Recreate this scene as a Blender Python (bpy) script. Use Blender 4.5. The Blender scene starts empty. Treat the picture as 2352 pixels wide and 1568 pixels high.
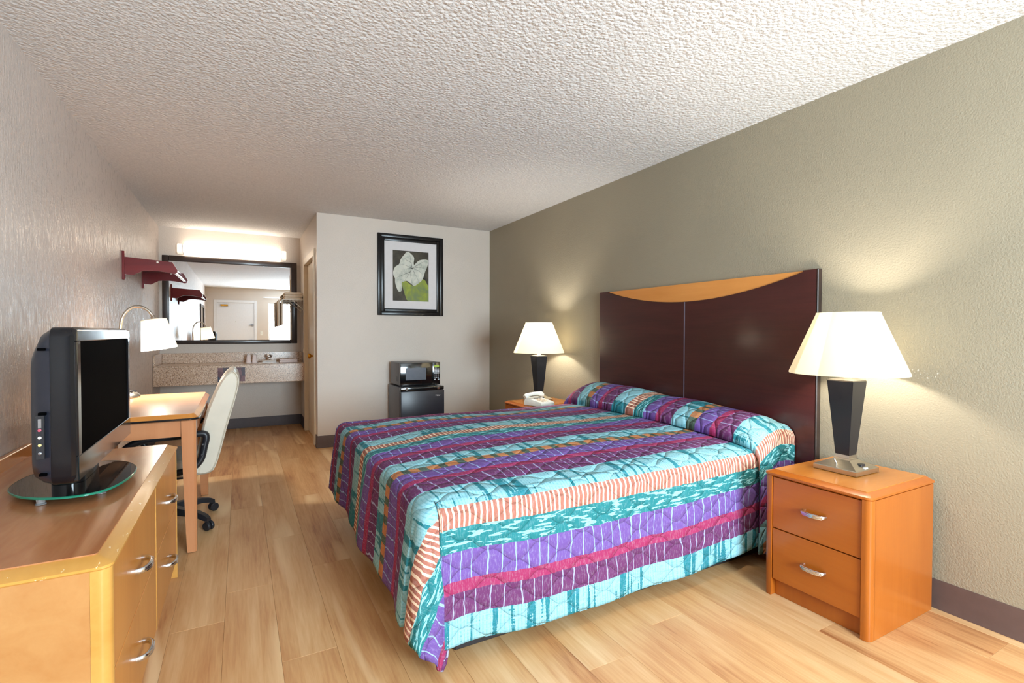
import bpy, bmesh, math, random
from mathutils import Vector, Matrix
random.seed(7)
PI = math.pi
SC = bpy.context.scene
COL = SC.collection

# ------------------------------------------------------------------ camera
YAW, PITCH, ROLL, CAMH, FPX = 0.4987, -0.0178, 0.0018, 1.2049, 1144.66
fw = Vector((math.sin(YAW)*math.cos(PITCH), math.cos(YAW)*math.cos(PITCH), math.sin(PITCH)))
rt = Vector((math.cos(YAW), -math.sin(YAW), 0)); up = rt.cross(fw)
r2 = rt*math.cos(ROLL) + up*math.sin(ROLL); u2 = -rt*math.sin(ROLL) + up*math.cos(ROLL)
cd = bpy.data.cameras.new('camera'); cam = bpy.data.objects.new('camera', cd); COL.objects.link(cam)
cd.sensor_fit = 'HORIZONTAL'; cd.sensor_width = 36; cd.lens = 36*FPX/2352; cd.clip_start = 0.02
M = Matrix((r2, u2, -fw)).transposed().to_4x4(); M.translation = (0, 0, CAMH)
cam.matrix_world = M; SC.camera = cam

# ------------------------------------------------------------------ light and exposure
SC.view_settings.view_transform = 'Standard'; SC.view_settings.look = 'None'
SC.view_settings.gamma = 1.0; SC.view_settings.use_curve_mapping = False
SC.view_settings.exposure = 0.12
try:
    SC.cycles.use_denoising = True
    SC.cycles.max_bounces = 7; SC.cycles.diffuse_bounces = 4; SC.cycles.glossy_bounces = 4; SC.cycles.transmission_bounces = 6
    SC.cycles.caustics_reflective = False; SC.cycles.caustics_refractive = False; SC.cycles.adaptive_threshold = 0.03
    SC.cycles.sample_clamp_indirect = 6.0
except Exception: pass
W = bpy.data.worlds.new('world'); SC.world = W; W.use_nodes = True
bgn = W.node_tree.nodes['Background']; bgn.inputs[0].default_value = (0.80, 0.90, 1.0, 1); bgn.inputs[1].default_value = 3.0

XL, XR, YB, YP, XP, H, YF = -0.835, 2.681, 7.114, 5.499, 0.698, 2.44, -1.80
WX0, WX1, WZ0, WZ1 = 0.70, 1.98, 0.60, 2.06          # window opening in the front wall

def area(name, loc, rot, sx, sy, power, col):
    l = bpy.data.lights.new(name, 'AREA'); l.shape = 'RECTANGLE'; l.size = sx; l.size_y = sy
    l.energy = power; l.color = col
    o = bpy.data.objects.new(name, l); COL.objects.link(o); o.location = loc; o.rotation_euler = rot
    return o
area('window_daylight', ((WX0+WX1)/2, YF-0.22, (WZ0+WZ1)/2), (PI/2, 0, 0), WX1-WX0-.06, WZ1-WZ0-.06, 300, (0.73, 0.87, 1.0))

# ------------------------------------------------------------------ materials: a tiny expression builder
def lin(c):
    def f(v):
        v /= 255.0
        return v/12.92 if v <= .04045 else ((v+.055)/1.055)**2.4
    return (f(c[0]), f(c[1]), f(c[2]), 1.0)

class V:
    def __init__(s, nt, sock): s.nt, s.s = nt, sock
    def _m(s, op, o=None, p=None):
        n = s.nt.nodes.new('ShaderNodeMath'); n.operation = op
        for i, a in enumerate((s, o, p)):
            if a is None: continue
            if isinstance(a, V): s.nt.links.new(a.s, n.inputs[i])
            else: n.inputs[i].default_value = a
        return V(s.nt, n.outputs[0])
    def __add__(s, o): return s._m('ADD', o)
    __radd__ = __add__
    def __mul__(s, o): return s._m('MULTIPLY', o)
    __rmul__ = __mul__
    def __sub__(s, o): return s._m('SUBTRACT', o)
    def __truediv__(s, o): return s._m('DIVIDE', o)
    def frac(s): return s._m('FRACT')
    def floor(s): return s._m('FLOOR')
    def sin(s): return s._m('SINE')
    def abs(s): return s._m('ABSOLUTE')
    def lt(s, o): return s._m('LESS_THAN', o)
    def gt(s, o): return s._m('GREATER_THAN', o)
    def mn(s, o): return s._m('MINIMUM', o)
    def mx(s, o): return s._m('MAXIMUM', o)
    def pw(s, o): return s._m('POWER', o)

class Mat:
    def __init__(s, name, rough=.5, metal=0, spec=.5, coat=0, coat_rough=.1):
        s.m = bpy.data.materials.new(name); s.m.use_nodes = True; s.nt = s.m.node_tree
        s.b = s.nt.nodes['Principled BSDF']; s.out = s.nt.nodes['Material Output']
        s.b.inputs['Roughness'].default_value = rough; s.b.inputs['Metallic'].default_value = metal
        s.b.inputs['Specular IOR Level'].default_value = spec
        s.b.inputs['Coat Weight'].default_value = coat; s.b.inputs['Coat Roughness'].default_value = coat_rough
    def node(s, t): return s.nt.nodes.new(t)
    def link(s, a, b): s.nt.links.new(a.s if isinstance(a, V) else a, b)
    def coord(s, kind='Object'):
        if kind == 'UV': return s.node('ShaderNodeTexCoord').outputs['UV']
        if kind == 'World': return s.node('ShaderNodeNewGeometry').outputs['Position']
        return s.node('ShaderNodeTexCoord').outputs[kind]
    def mapping(s, co, scale=(1, 1, 1), rot=(0, 0, 0), loc=(0, 0, 0)):
        n = s.node('ShaderNodeMapping'); s.link(co, n.inputs[0])
        n.inputs['Scale'].default_value = scale; n.inputs['Rotation'].default_value = rot; n.inputs['Location'].default_value = loc
        return n.outputs[0]
    def xyz(s, co):
        n = s.node('ShaderNodeSeparateXYZ'); s.link(co, n.inputs[0]); return [V(s.nt, o) for o in n.outputs]
    def noise(s, co, scale=5, detail=2, rough=.5, dist=0):
        n = s.node('ShaderNodeTexNoise'); s.link(co, n.inputs['Vector'])
        n.inputs['Scale'].default_value = scale; n.inputs['Detail'].default_value = detail
        n.inputs['Roughness'].default_value = rough; n.inputs['Distortion'].default_value = dist
        return V(s.nt, n.outputs[0])
    def voro(s, co, scale=5, feature='F1', out=0):
        n = s.node('ShaderNodeTexVoronoi'); n.feature = feature; s.link(co, n.inputs['Vector']); n.inputs['Scale'].default_value = scale
        return V(s.nt, n.outputs[out])
    def ramp(s, fac, stops, const=False):
        n = s.node('ShaderNodeValToRGB'); cr = n.color_ramp
        cr.interpolation = 'CONSTANT' if const else 'LINEAR'
        while len(cr.elements) < len(stops): cr.elements.new(0.5)
        for e, (p, c) in zip(cr.elements, stops):
            e.position = p; e.color = c if len(c) == 4 else (*c, 1)
        s.link(fac, n.inputs[0]); return n.outputs[0]
    def mix(s, fac, a, b, blend='MIX'):
        n = s.node('ShaderNodeMix'); n.data_type = 'RGBA'; n.blend_type = blend
        for sock, v in ((n.inputs['Factor'], fac), (n.inputs[6], a), (n.inputs[7], b)):
            if isinstance(v, V): s.link(v.s, sock)
            elif isinstance(v, (int, float, tuple)): sock.default_value = v
            else: s.link(v, sock)
        return n.outputs[2]
    def col(s, c):
        if isinstance(c, tuple): s.b.inputs['Base Color'].default_value = c
        else: s.link(c, s.b.inputs['Base Color'])
        return s
    def bump(s, h, strength=.3, dist=.01):
        n = s.node('ShaderNodeBump'); n.inputs['Strength'].default_value = strength; n.inputs['Distance'].default_value = dist
        s.link(h, n.inputs['Height']); s.link(n.outputs[0], s.b.inputs['Normal']); return s

MATS = {}
def plain(name, rgb, rough=.5, metal=0, spec=.5, coat=0, var=.06, scale=30):
    """a plain colour with slight procedural mottling"""
    m = Mat(name, rough, metal, spec, coat)
    n = m.noise(m.coord('Object'), scale, 3)
    c = lin(rgb); d = tuple(max(0, v*(1-var)) for v in c[:3]) + (1,); e = tuple(min(1, v*(1+var)) for v in c[:3]) + (1,)
    m.col(m.ramp(n, [(.3, d), (.7, e)])); MATS[name] = m.m; return m.m

def wood(name, a, b, axis='Y', scale=1.0, rough=.35, coat=.25, wavy=3.0, fine=.5, rnd=False, chips=False):
    """fine-grained wood: grain runs along axis"""
    m = Mat(name, rough, 0, .4, coat, .12)
    co = m.coord('Object')
    if rnd:
        oi = m.node('ShaderNodeObjectInfo'); sep = V(m.nt, oi.outputs['Random'])
        cb = m.node('ShaderNodeCombineXYZ')
        for i, k in enumerate((17.0, 31.0, 5.0)): m.link(sep*k, cb.inputs[i])
        va = m.node('ShaderNodeVectorMath'); va.operation = 'ADD'; m.link(co, va.inputs[0]); m.link(cb.outputs[0], va.inputs[1]); co = va.outputs[0]
    st = {'X': (.12, 1, 1), 'Y': (1, .12, 1), 'Z': (1, 1, .12)}[axis]
    n1 = m.noise(m.mapping(co, tuple(v*scale*9 for v in st)), 1.0, 4, .6, wavy*.3)
    n2 = m.noise(m.mapping(co, tuple(v*scale*(90 if v == 1 else 30) for v in st)), 1.0, 2, .5, .2)
    n3 = m.noise(m.mapping(co, tuple(v*scale*2.5 for v in st)), 1.0, 2, .5, .4)
    f = n1*.55 + n2*(.25*fine) + n3*.4
    la, lb = lin(a), lin(b)
    mid = tuple((x+y)/2 for x, y in zip(la, lb))
    m.col(m.ramp(f, [(.36, lb), (.56, mid), (.76, la)]))
    if chips:
        ch = (m.noise(m.mapping(m.coord('Object'), (70, 26, 70)), 1.0, 3, .6)).gt(.66)
        m.col(m.mix(ch, m.b.inputs['Base Color'].links[0].from_socket, lin((232, 206, 164))))
    m.bump(n2, .04, .002); MATS[name] = m.m; return m.m

def metal(name, rgb, rough=.25):
    m = Mat(name, rough, 1.0); c = lin(rgb)
    n = m.noise(m.mapping(m.coord('Object'), (4, 4, 80)), 3, 2)
    m.col(m.ramp(n, [(.3, tuple(v*.9 for v in c[:3])+(1,)), (.7, c)])); MATS[name] = m.m; return m.m

def wallmat(name, rgb, bscale, bstr, rough=.55, streak=False, spec=.3):
    m = Mat(name, rough, 0, spec)
    co = m.coord('World'); c = lin(rgb)
    big = m.noise(co, 1.3, 3)
    m.col(m.ramp(big, [(.3, tuple(v*.95 for v in c[:3])+(1,)), (.7, tuple(min(1, v*1.04) for v in c[:3])+(1,))]))
    if name == 'wall_khaki':        # old paint chips beside the lamp
        gx, gy, gz = m.xyz(co); d2 = ((gy-1.075)*16.0).pw(2.0) + ((gz-1.022)*40.0).pw(2.0)
        chip = m.noise(co, 110, 2).gt(.63)*d2.lt(1.0); m.col(m.mix(chip, m.b.inputs['Base Color'].links[0].from_socket, lin((206, 202, 192))))
    h = m.noise(co, bscale, 3, .6)
    if streak:
        st = m.noise(m.mapping(co, (1, 75, 13)), 1.0, 4, .7); h = h*.6 + st*.9
        rr = m.ramp(st, [(.38, (.62, .62, .62)), (.60, (.25, .25, .25))]); m.link(rr, m.b.inputs['Roughness'])
    m.bump(h, bstr, .006); MATS[name] = m.m; return m.m

wallmat('wall_beige', (214, 202, 190), 90, .35, .42, False, .45)
wallmat('wall_beige_streaked', (216, 204, 197), 70, .75, .30, True, .42)
wallmat('wall_khaki', (153, 144, 124), 125, .45, .5, False, .35)
# popcorn ceiling
m = Mat('ceiling_popcorn', .85, 0, .2); co = m.coord('World')
v1 = m.voro(co, 62); nn = m.noise(co, 46, 3, .65)
m.col(m.ramp(m.noise(co, 60, 3), [(.3, lin((220, 220, 222))), (.7, lin((233, 233, 234)))]))
m.bump((nn*1.4) - (v1*.8), .5, .011); MATS['ceiling_popcorn'] = m.m

# laminate planks: each plank shifts its own colour and grain; strips inside a plank
m = Mat('laminate', .44, 0, .4, .06, .3)
co0 = m.coord('Object'); oi = m.node('ShaderNodeObjectInfo'); rnd = V(m.nt, oi.outputs['Random'])
cb = m.node('ShaderNodeCombineXYZ')
for i, k in enumerate((13.0, 37.0, 3.0)): m.link(rnd*k, cb.inputs[i])
va = m.node('ShaderNodeVectorMath'); va.operation = 'ADD'; m.link(co0, va.inputs[0]); m.link(cb.outputs[0], va.inputs[1]); co = va.outputs[0]
g1 = m.noise(m.mapping(co, (9, 1.1, 1)), 1, 4, .6, .9); g2 = m.noise(m.mapping(co, (95, 5, 1)), 1, 3, .6, .3)
g3 = m.noise(m.mapping(co, (3.2, .55, 1)), 1, 2, .5, .6)
lx = m.xyz(co0)[0]; wn = m.node('ShaderNodeTexWhiteNoise'); wn.noise_dimensions = '1D'; m.link((lx/.0645).floor() + rnd*97.0, wn.inputs['W'])
f = g1*.48 + g2*.30 + g3*.42 + (rnd-.5)*.07 + (V(m.nt, wn.outputs['Value'])-.5)*.10
c1 = m.ramp(f, [(.38, lin((160, 102, 60))), (.49, lin((196, 142, 92))), (.61, lin((211, 163, 111))), (.82, lin((228, 189, 140)))])
sap = m.noise(m.mapping(co, (5.5, .6, 1), loc=(3, 1, 0)), 1, 1, .5, .8)
c2 = m.mix((sap-.62)*9, c1, lin((240, 206, 158)))
mm = c2.node; mm.clamp_factor = True
m.col(c2); m.bump(g2, .05, .002); MATS['laminate'] = m.m

wood('dresser_wood', (202, 152, 96), (184, 128, 74), 'Y', 1.0, .3, .35, 5)
wood('dresser_top_wood', (206, 150, 104), (176, 112, 70), 'Y', .8, .26, .4, 9)
wood('dresser_face_wood', (214, 146, 70), (190, 120, 50), 'Z', 1.0, .3, .3, 3)
wood('dresser_edge_wood', (220, 168, 90), (202, 146, 70), 'Y', 1.0, .28, .4, 3)
wood('desk_wood', (228, 174, 128), (214, 152, 104), 'X', .9, .28, .35, 6)
wood('desk_leg_wood', (214, 150, 104), (196, 128, 84), 'Z', 1.0, .32, .3, 3)
wood('dresser_rim_wood', (218, 164, 84), (200, 142, 64), 'Y', 1.0, .28, .4, 3, .5, False, True)
wood('desk_edge_wood', (222, 150, 72), (202, 126, 52), 'X', 1.0, .3, .35, 3)
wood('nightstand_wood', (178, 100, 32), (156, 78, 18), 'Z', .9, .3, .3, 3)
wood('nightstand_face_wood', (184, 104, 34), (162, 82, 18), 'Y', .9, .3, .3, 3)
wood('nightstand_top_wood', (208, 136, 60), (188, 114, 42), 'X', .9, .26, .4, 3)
wood('headboard_dark_wood', (70, 32, 30), (48, 20, 20), 'Y', 1.3, .30, .3, 2, 1.4)
wood('headboard_light_wood', (226, 156, 84), (208, 134, 62), 'Y', 1.0, .35, .2, 2)
wood('cherry_wood', (128, 30, 34), (96, 14, 20), 'X', 1.2, .3, .3, 3)
wood('espresso_wood', (58, 44, 38), (40, 28, 24), 'X', 1.0, .35, .2, 2)
plain('vinyl_base', (92, 72, 66), .5, 0, .4)
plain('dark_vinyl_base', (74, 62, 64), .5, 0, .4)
plain('cream_paint', (232, 216, 190), .4, 0, .4, 0, .02)
plain('white_paint', (230, 230, 232), .4, 0, .4, 0, .02)
plain('black_gloss', (14, 15, 18), .12, 0, .5, .5)
plain('tv_black', (16, 17, 22), .16, 0, .4)
plain('frame_black', (20, 17, 18), .28, 0, .4)
plain('black_plastic', (34, 35, 40), .38, 0, .5)
plain('charcoal_plastic', (38, 41, 52), .33, 0, .5)
plain('dark_metal_paint', (84, 84, 90), .4, 0, .5)
plain('screen_black', (2, 2, 3), .7, 0, .02, 0)
plain('lamp_black', (26, 26, 30), .35, 0, .4, .1)
plain('cream_leather', (216, 206, 188), .38, 0, .45, .1, .05, 8)
plain('white_plastic', (238, 236, 226), .35, 0, .5)
plain('white_cloth', (240, 238, 236), .8, 0, .2)
plain('beige_cloth', (222, 204, 182), .85, 0, .2)
plain('paper_white', (226, 222, 222), .7, 0, .2, 0, .02)
plain('bed_base_black', (44, 40, 42), .45, 0, .4, 0, .15, 6)
plain('joint_grey', (116, 112, 128), .4)
plain('steel_dark', (90, 92, 98), .35, .8)
plain('red_plastic', (200, 90, 110), .4); plain('yellow_plastic', (220, 206, 140), .4)
plain('pink_paper', (242, 226, 222), .7, 0, .2, 0, .03)
plain('lcd_green', (170, 196, 70), .5); plain('key_grey', (186, 190, 196), .5)
plain('tan_cord', (226, 200, 160), .5)
metal('chrome', (226, 228, 232), .14); metal('nickel', (206, 200, 188), .28); metal('brass', (206, 150, 50), .22)
metal('steel', (176, 180, 188), .3)
# mirror and glass
m = Mat('mirror_silver', .0, 1.0); m.col((.90, .91, .92, 1)); MATS['mirror_silver'] = m.m
m = Mat('smoked_glass', .03, 0, .6); m.col(lin((40, 42, 44))); m.b.inputs['Transmission Weight'].default_value = .35; m.b.inputs['IOR'].default_value = 1.5; MATS['smoked_glass'] = m.m
m = Mat('green_glass_edge', .1, 0, .6); m.col(lin((40, 150, 120))); m.b.inputs['Transmission Weight'].default_value = .3; MATS['green_glass_edge'] = m.m
m = Mat('window_glass', .02, 0, .5); m.col((.9, .95, .95, 1))
tr = m.node('ShaderNodeBsdfTransparent'); tr.inputs[0].default_value = (.97, .99, .98, 1); mxs = m.node('ShaderNodeMixShader'); mxs.inputs[0].default_value = .03
m.link(tr.outputs[0], mxs.inputs[1]); m.link(m.b.outputs[0], mxs.inputs[2]); m.link(mxs.outputs[0], m.out.inputs[0]); MATS['window_glass'] = m.m
m = Mat('clear_plastic', .1, 0, .5); m.b.inputs['Transmission Weight'].default_value = .8; m.col((.95, .95, .95, 1)); MATS['clear_plastic'] = m.m
# granite
m = Mat('granite', .25, 0, .5, .2); co = m.coord('Object')
vc = m.node('ShaderNodeTexVoronoi'); m.link(co, vc.inputs['Vector']); vc.inputs['Scale'].default_value = 190
sx = m.node('ShaderNodeSeparateColor'); m.link(vc.outputs['Color'], sx.inputs[0])
m.col(m.ramp(V(m.nt, sx.outputs[0]), [(0, lin((128, 100, 82))), (.10, lin((176, 146, 120))), (.26, lin((206, 176, 150))), (.7, lin((222, 198, 174))), (.9, lin((236, 218, 200)))], True)); MATS['granite'] = m.m
# lamp shades: cloth that lets the bulb's light through
def shade(name, rgb, trans=.6):
    m = bpy.data.materials.new(name); m.use_nodes = True; nt = m.node_tree
    nt.nodes.remove(nt.nodes['Principled BSDF']); out = nt.nodes['Material Output']
    d = nt.nodes.new('ShaderNodeBsdfDiffuse'); t = nt.nodes.new('ShaderNodeBsdfTranslucent'); mx = nt.nodes.new('ShaderNodeMixShader')
    tc = nt.nodes.new('ShaderNodeTexCoord'); no = nt.nodes.new('ShaderNodeTexNoise'); no.inputs['Scale'].default_value = 160
    nt.links.new(tc.outputs['Object'], no.inputs['Vector']); cr = nt.nodes.new('ShaderNodeValToRGB'); nt.links.new(no.outputs[0], cr.inputs[0])
    c = lin(rgb); cr.color_ramp.elements[0].color = tuple(v*.95 for v in c[:3])+(1,); cr.color_ramp.elements[1].color = c
    nt.links.new(cr.outputs[0], d.inputs[0]); nt.links.new(cr.outputs[0], t.inputs[0])
    mx.inputs[0].default_value = trans; nt.links.new(d.outputs[0], mx.inputs[1]); nt.links.new(t.outputs[0], mx.inputs[2]); nt.links.new(mx.outputs[0], out.inputs[0])
    MATS[name] = m
shade('lamp_shade_cloth', (250, 244, 228), .62); shade('desk_shade_cloth', (250, 246, 236), .6)
def emit(name, rgb, s):
    m = Mat(name); m.col((.9, .9, .9, 1)); m.b.inputs['Emission Color'].default_value = lin(rgb); m.b.inputs['Emission Strength'].default_value = s; MATS[name] = m.m
emit('vanity_diffuser', (255, 236, 212), 7.0); emit('vanity_cap', (255, 236, 212), .8); emit('bulb_glow', (255, 230, 190), 4.0)

# bedspread stripes: UV = (distance along the bed, distance across the bed) in metres
m = Mat('bedspread_fabric', .75, 0, .25); uv = m.coord('UV'); s_, t_, _z = m.xyz(uv)
BANDS = [('aqua', .14), ('plum', .11), ('mag', .04), ('lav', .105), ('chk', .06), ('aqua', .11), ('plum', .09), ('mag', .04), ('lav', .105), ('teal', .09), ('terra', .08)]
PER = sum(b for _, b in BANDS)
cB = {'aqua': (148, 200, 210), 'plum': (104, 50, 98), 'mag': (154, 46, 92), 'lav': (110, 80, 152), 'chk': (190, 126, 80), 'teal': (34, 120, 126), 'terra': (168, 106, 90)}
wob = m.noise(uv, 22, 2)
tt = ((t_ + .055 + (wob-.5)*.012)/PER).frac()
def bandramp(fn):
    p = 0; st = []
    for k, w in BANDS:
        st.append((p/PER, fn(k))); p += w
    return m.ramp(tt, st, True)
base = bandramp(lambda k: lin(cB[k]))
tick = bandramp(lambda k: lin({'aqua': (30, 122, 134), 'plum': (160, 164, 200), 'mag': (186, 66, 108), 'lav': (150, 178, 218), 'chk': (78, 98, 84), 'teal': (146, 214, 222), 'terra': (240, 212, 184)}[k]))
def mask(*ks): 
    sp = m.node('ShaderNodeSeparateColor'); m.link(bandramp(lambda k: (1, 1, 1, 1) if k in ks else (0, 0, 0, 1)), sp.inputs[0]); return V(m.nt, sp.outputs[0])
_bs = m.node('ShaderNodeSeparateColor'); _i = iter((.1, .62, .3, .85, .45, .2, .37, .7, .05, .55, .9)); m.link(bandramp(lambda k: (lambda v: (v, v, v, 1))(next(_i))), _bs.inputs[0]); bid = V(m.nt, _bs.outputs[0])*2.7
jit = m.noise(m.mapping(uv, (5, 1.2, 1)), 1, 2); jit2 = m.noise(m.mapping(uv, (3, 20, 1)), 1, 1)
br0 = m.noise(m.mapping(uv, (20, 130, 1)), 1, 2, .6)
thin = ((s_*19.0 + (jit-.5)*3.0 + (jit2-.5)*.30 + bid*.37).frac()).lt(.088)
dense = ((s_*44.0 + (jit-.5)*4.0 + (jit2-.5)*.5).frac()).lt(.36)
barn = m.noise(m.mapping(uv, (26, 1.6, 1)), 1, 2, .6); bars = (barn + (m.noise(m.mapping(uv, (5, .5, 1)), 1, 1)-.5)*.5 + (br0-.5)*.14).gt(.555)
chk = ((s_*12.0 + (jit-.5)*.8).frac()).lt(.42)
dashn = m.noise(m.mapping(uv, (14, 70, 1)), 1, 2, .6); dash = dashn.gt(.56)
fm = mask('plum', 'lav')*thin + mask('terra')*dense + mask('aqua')*bars + mask('chk')*chk + mask('teal')*dash
hat = ((s_*74.0 + (jit-.5)*6.0).frac()).lt(.34)*(br0.gt(.44))
c = m.mix(fm, m.mix(mask('aqua')*hat*.42, base, lin((70, 158, 170))), tick)
# worn, brushed look of the print
br = m.noise(m.mapping(uv, (160, 40, 1)), 1, 3, .7); br2 = m.noise(m.mapping(uv, (30, 150, 1)), 1, 2, .6)
c = m.mix((br-.5)*.75, c, (.72, .80, .86, 1)); c.node.clamp_factor = True
c = m.mix(mask('aqua')*((br2-.5)*2.2).mx(0.0), c, lin((96, 150, 176))); c.node.clamp_factor = True
m.col(c)
w1 = ((t_*(1/.105) + (s_*(2*PI/.21)).sin()*.27).frac()-.5).abs(); w2 = ((t_*(1/.105) + .5 - (s_*(2*PI/.21)).sin()*.27).frac()-.5).abs()
q = (w1.mn(w2)*5.0).mn(1.0).pw(.5)
m.bump(q + wob*.5 + m.noise(uv, 260, 2)*.10, .8, .010); MATS['bedspread_fabric'] = m.m

# botanical print
m = Mat('leaf_print', .5, 0, .3); co = m.coord('UV'); px, py, _ = m.xyz(co)
nz = m.noise(co, 5, 3)
bgc = m.ramp(nz, [(.3, lin((44, 36, 28))), (.7, lin((84, 78, 62)))])
m.col(bgc); MATS['leaf_print'] = m.m
m = Mat('white_leaf', .5, 0, .3); co = m.coord('Object'); m.col(m.ramp(m.noise(co, 14, 4, .6, .5), [(.25, lin((150, 160, 148))), (.5, lin((206, 208, 196))), (.75, lin((228, 226, 212)))])); MATS['white_leaf'] = m.m
m = Mat('green_leaf', .5, 0, .3); co = m.coord('Object'); m.col(m.ramp(m.noise(co, 9, 3, .5, .6), [(.3, lin((112, 128, 92))), (.55, lin((142, 156, 60))), (.75, lin((172, 180, 74)))])); MATS['green_leaf'] = m.m
plain('leaf_vein', (72, 70, 66), .6)
# laminated card on the vanity apron: dark photo collage
m = Mat('photo_card', .35, 0, .4); co = m.coord('Object')
vv = m.node('ShaderNodeTexVoronoi'); m.link(m.mapping(co, (16, 16, 16)), vv.inputs['Vector']); vv.inputs['Scale'].default_value = 1.0
sp = m.node('ShaderNodeSeparateColor'); m.link(vv.outputs['Color'], sp.inputs[0])
m.col(m.ramp(V(m.nt, sp.outputs[0]), [(0, lin((32, 40, 70))), (.25, lin((92, 50, 62))), (.5, lin((118, 78, 82))), (.72, lin((60, 44, 58))), (.9, lin((180, 170, 184)))], True)); MATS['photo_card'] = m.m

# ------------------------------------------------------------------ mesh builder
class MB:
    def __init__(s): s.bm = bmesh.new()
    def box(s, x0, x1, y0, y1, z0, z1, bev=0, seg=1, edges=None):
        r = bmesh.ops.create_cube(s.bm, size=1.0)
        vs = r['verts']
        for v in vs: v.co = Vector(((x0+x1)/2 + v.co.x*(x1-x0), (y0+y1)/2 + v.co.y*(y1-y0), (z0+z1)/2 + v.co.z*(z1-z0)))
        if bev:
            es = list({e for v in vs for e in v.link_edges})
            if edges: es = [e for e in es if edges((e.verts[0].co+e.verts[1].co)/2, (e.verts[1].co-e.verts[0].co).normalized())]
            bmesh.ops.bevel(s.bm, geom=es, offset=bev, offset_type='OFFSET', segments=seg, profile=.5, affect='EDGES', clamp_overlap=True)
        return s
    def prism(s, pts, d, axis='y', o=0.0):
        """polygon pts (2D) extruded from o to o+d along axis; 2D maps to the other two axes in order"""
        def P(p, h):
            if axis == 'x': return (h, p[0], p[1])
            if axis == 'y': return (p[0], h, p[1])
            return (p[0], p[1], h)
        a = [s.bm.verts.new(P(p, o)) for p in pts]; b = [s.bm.verts.new(P(p, o+d)) for p in pts]
        n = len(pts); fs = [s.bm.faces.new(a), s.bm.faces.new(b[::-1])]
        for i in range(n): fs.append(s.bm.faces.new((a[i], b[i], b[(i+1) % n], a[(i+1) % n])))
        bmesh.ops.recalc_face_normals(s.bm, faces=fs); return s
    def loft(s, rings, cap=True, closed=True):
        """rings: list of lists of 3D points, equal length"""
        R = [[s.bm.verts.new(p) for p in r] for r in rings]; fs = []; n = len(R[0])
        for a, b in zip(R, R[1:]):
            for i in range(n if closed else n-1): fs.append(s.bm.faces.new((a[i], a[(i+1) % n], b[(i+1) % n], b[i])))
        if cap and closed: fs.append(s.bm.faces.new(R[0][::-1])); fs.append(s.bm.faces.new(R[-1]))
        bmesh.ops.recalc_face_normals(s.bm, faces=fs); return s
    def lathe(s, prof, seg=28, c=(0, 0, 0), axis=None, cap=True):
        rings = []
        q = Vector((0, 0, 1)).rotation_difference(Vector(axis)) if axis else None
        for r, z in prof:
            ring = []
            for i in range(seg):
                p = Vector((max(r, 1e-4)*math.cos(2*PI*i/seg), max(r, 1e-4)*math.sin(2*PI*i/seg), z))
                if q: p = q @ p
                ring.append(p + Vector(c))
            rings.append(ring)
        return s.loft(rings, cap)
    def tube(s, path, r, seg=10, cap=True, sx=1.0):
        pts = [Vector(p) for p in path]; rs = r if isinstance(r, (list, tuple)) else [r]*len(pts)
        rings = []; ref = None
        for i, p in enumerate(pts):
            t = (pts[min(i+1, len(pts)-1)]-pts[max(i-1, 0)]).normalized()
            if ref is None: ref = t.orthogonal().normalized() if abs(t.z) > .9 else Vector((0, 0, 1))
            a = ref - t*ref.dot(t)
            if a.length < 1e-4: a = t.orthogonal()
            a.normalize(); ref = a; b = t.cross(a)
            rings.append([p + a*rs[i]*math.cos(2*PI*k/seg) + b*rs[i]*sx*math.sin(2*PI*k/seg) for k in range(seg)])
        return s.loft(rings, cap)
    def quad(s, a, b, c, d):
        s.bm.faces.new([s.bm.verts.new(p) for p in (a, b, c, d)]); return s
    def obj(s, name, mat, parent=None, smooth=35, sub=0, label=None):
        me = bpy.data.meshes.new(name); s.bm.to_mesh(me); s.bm.free()
        if smooth:
            me.polygons.foreach_set('use_smooth', [True]*len(me.polygons))
            try: me.set_sharp_from_angle(angle=math.radians(smooth))
            except Exception: pass
        me.materials.append(MATS[mat]); o = bpy.data.objects.new(name, me); COL.objects.link(o)
        if parent is not None: o.parent = parent
        if sub:
            md = o.modifiers.new('sub', 'SUBSURF'); md.levels = sub; md.render_levels = sub
        if label: o['label'] = label
        return o
def tag(o, label, cat, group=None):
    o['label'] = label; o['category'] = cat
    if group: o['group'] = group
    return o
def thing(name, label, cat, loc=(0, 0, 0), rz=0, group=None):
    o = bpy.data.objects.new(name, None); COL.objects.link(o); o.location = loc; o.rotation_euler = (0, 0, rz); o.empty_display_size = .1
    return tag(o, label, cat, group)
def struct(o): o['kind'] = 'structure'; return o
def dup(root, loc, label):
    r = root.copy(); COL.objects.link(r); r.location = loc; r['label'] = label
    for ch in list(root.children):
        c = ch.copy(); COL.objects.link(c); c.parent = r
        for g in list(ch.children):
            d = g.copy(); COL.objects.link(d); d.parent = c
    return r
def rrect(w, h, r, n=6, cx=0, cy=0):
    pts = []
    for (sx, sy, a0) in ((1, 1, 0), (-1, 1, PI/2), (-1, -1, PI), (1, -1, 1.5*PI)):
        for k in range(n+1):
            a = a0 + PI/2*k/n; pts.append((cx+sx*(w/2-r)+r*math.cos(a), cy+sy*(h/2-r)+r*math.sin(a)))
    return pts
def arc(p0, p1, p2, n=8):
    """quadratic curve"""
    return [tuple((1-u)**2*a+2*u*(1-u)*b+u*u*c for a, b, c in zip(p0, p1, p2)) for u in (i/n for i in range(n+1))]
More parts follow.
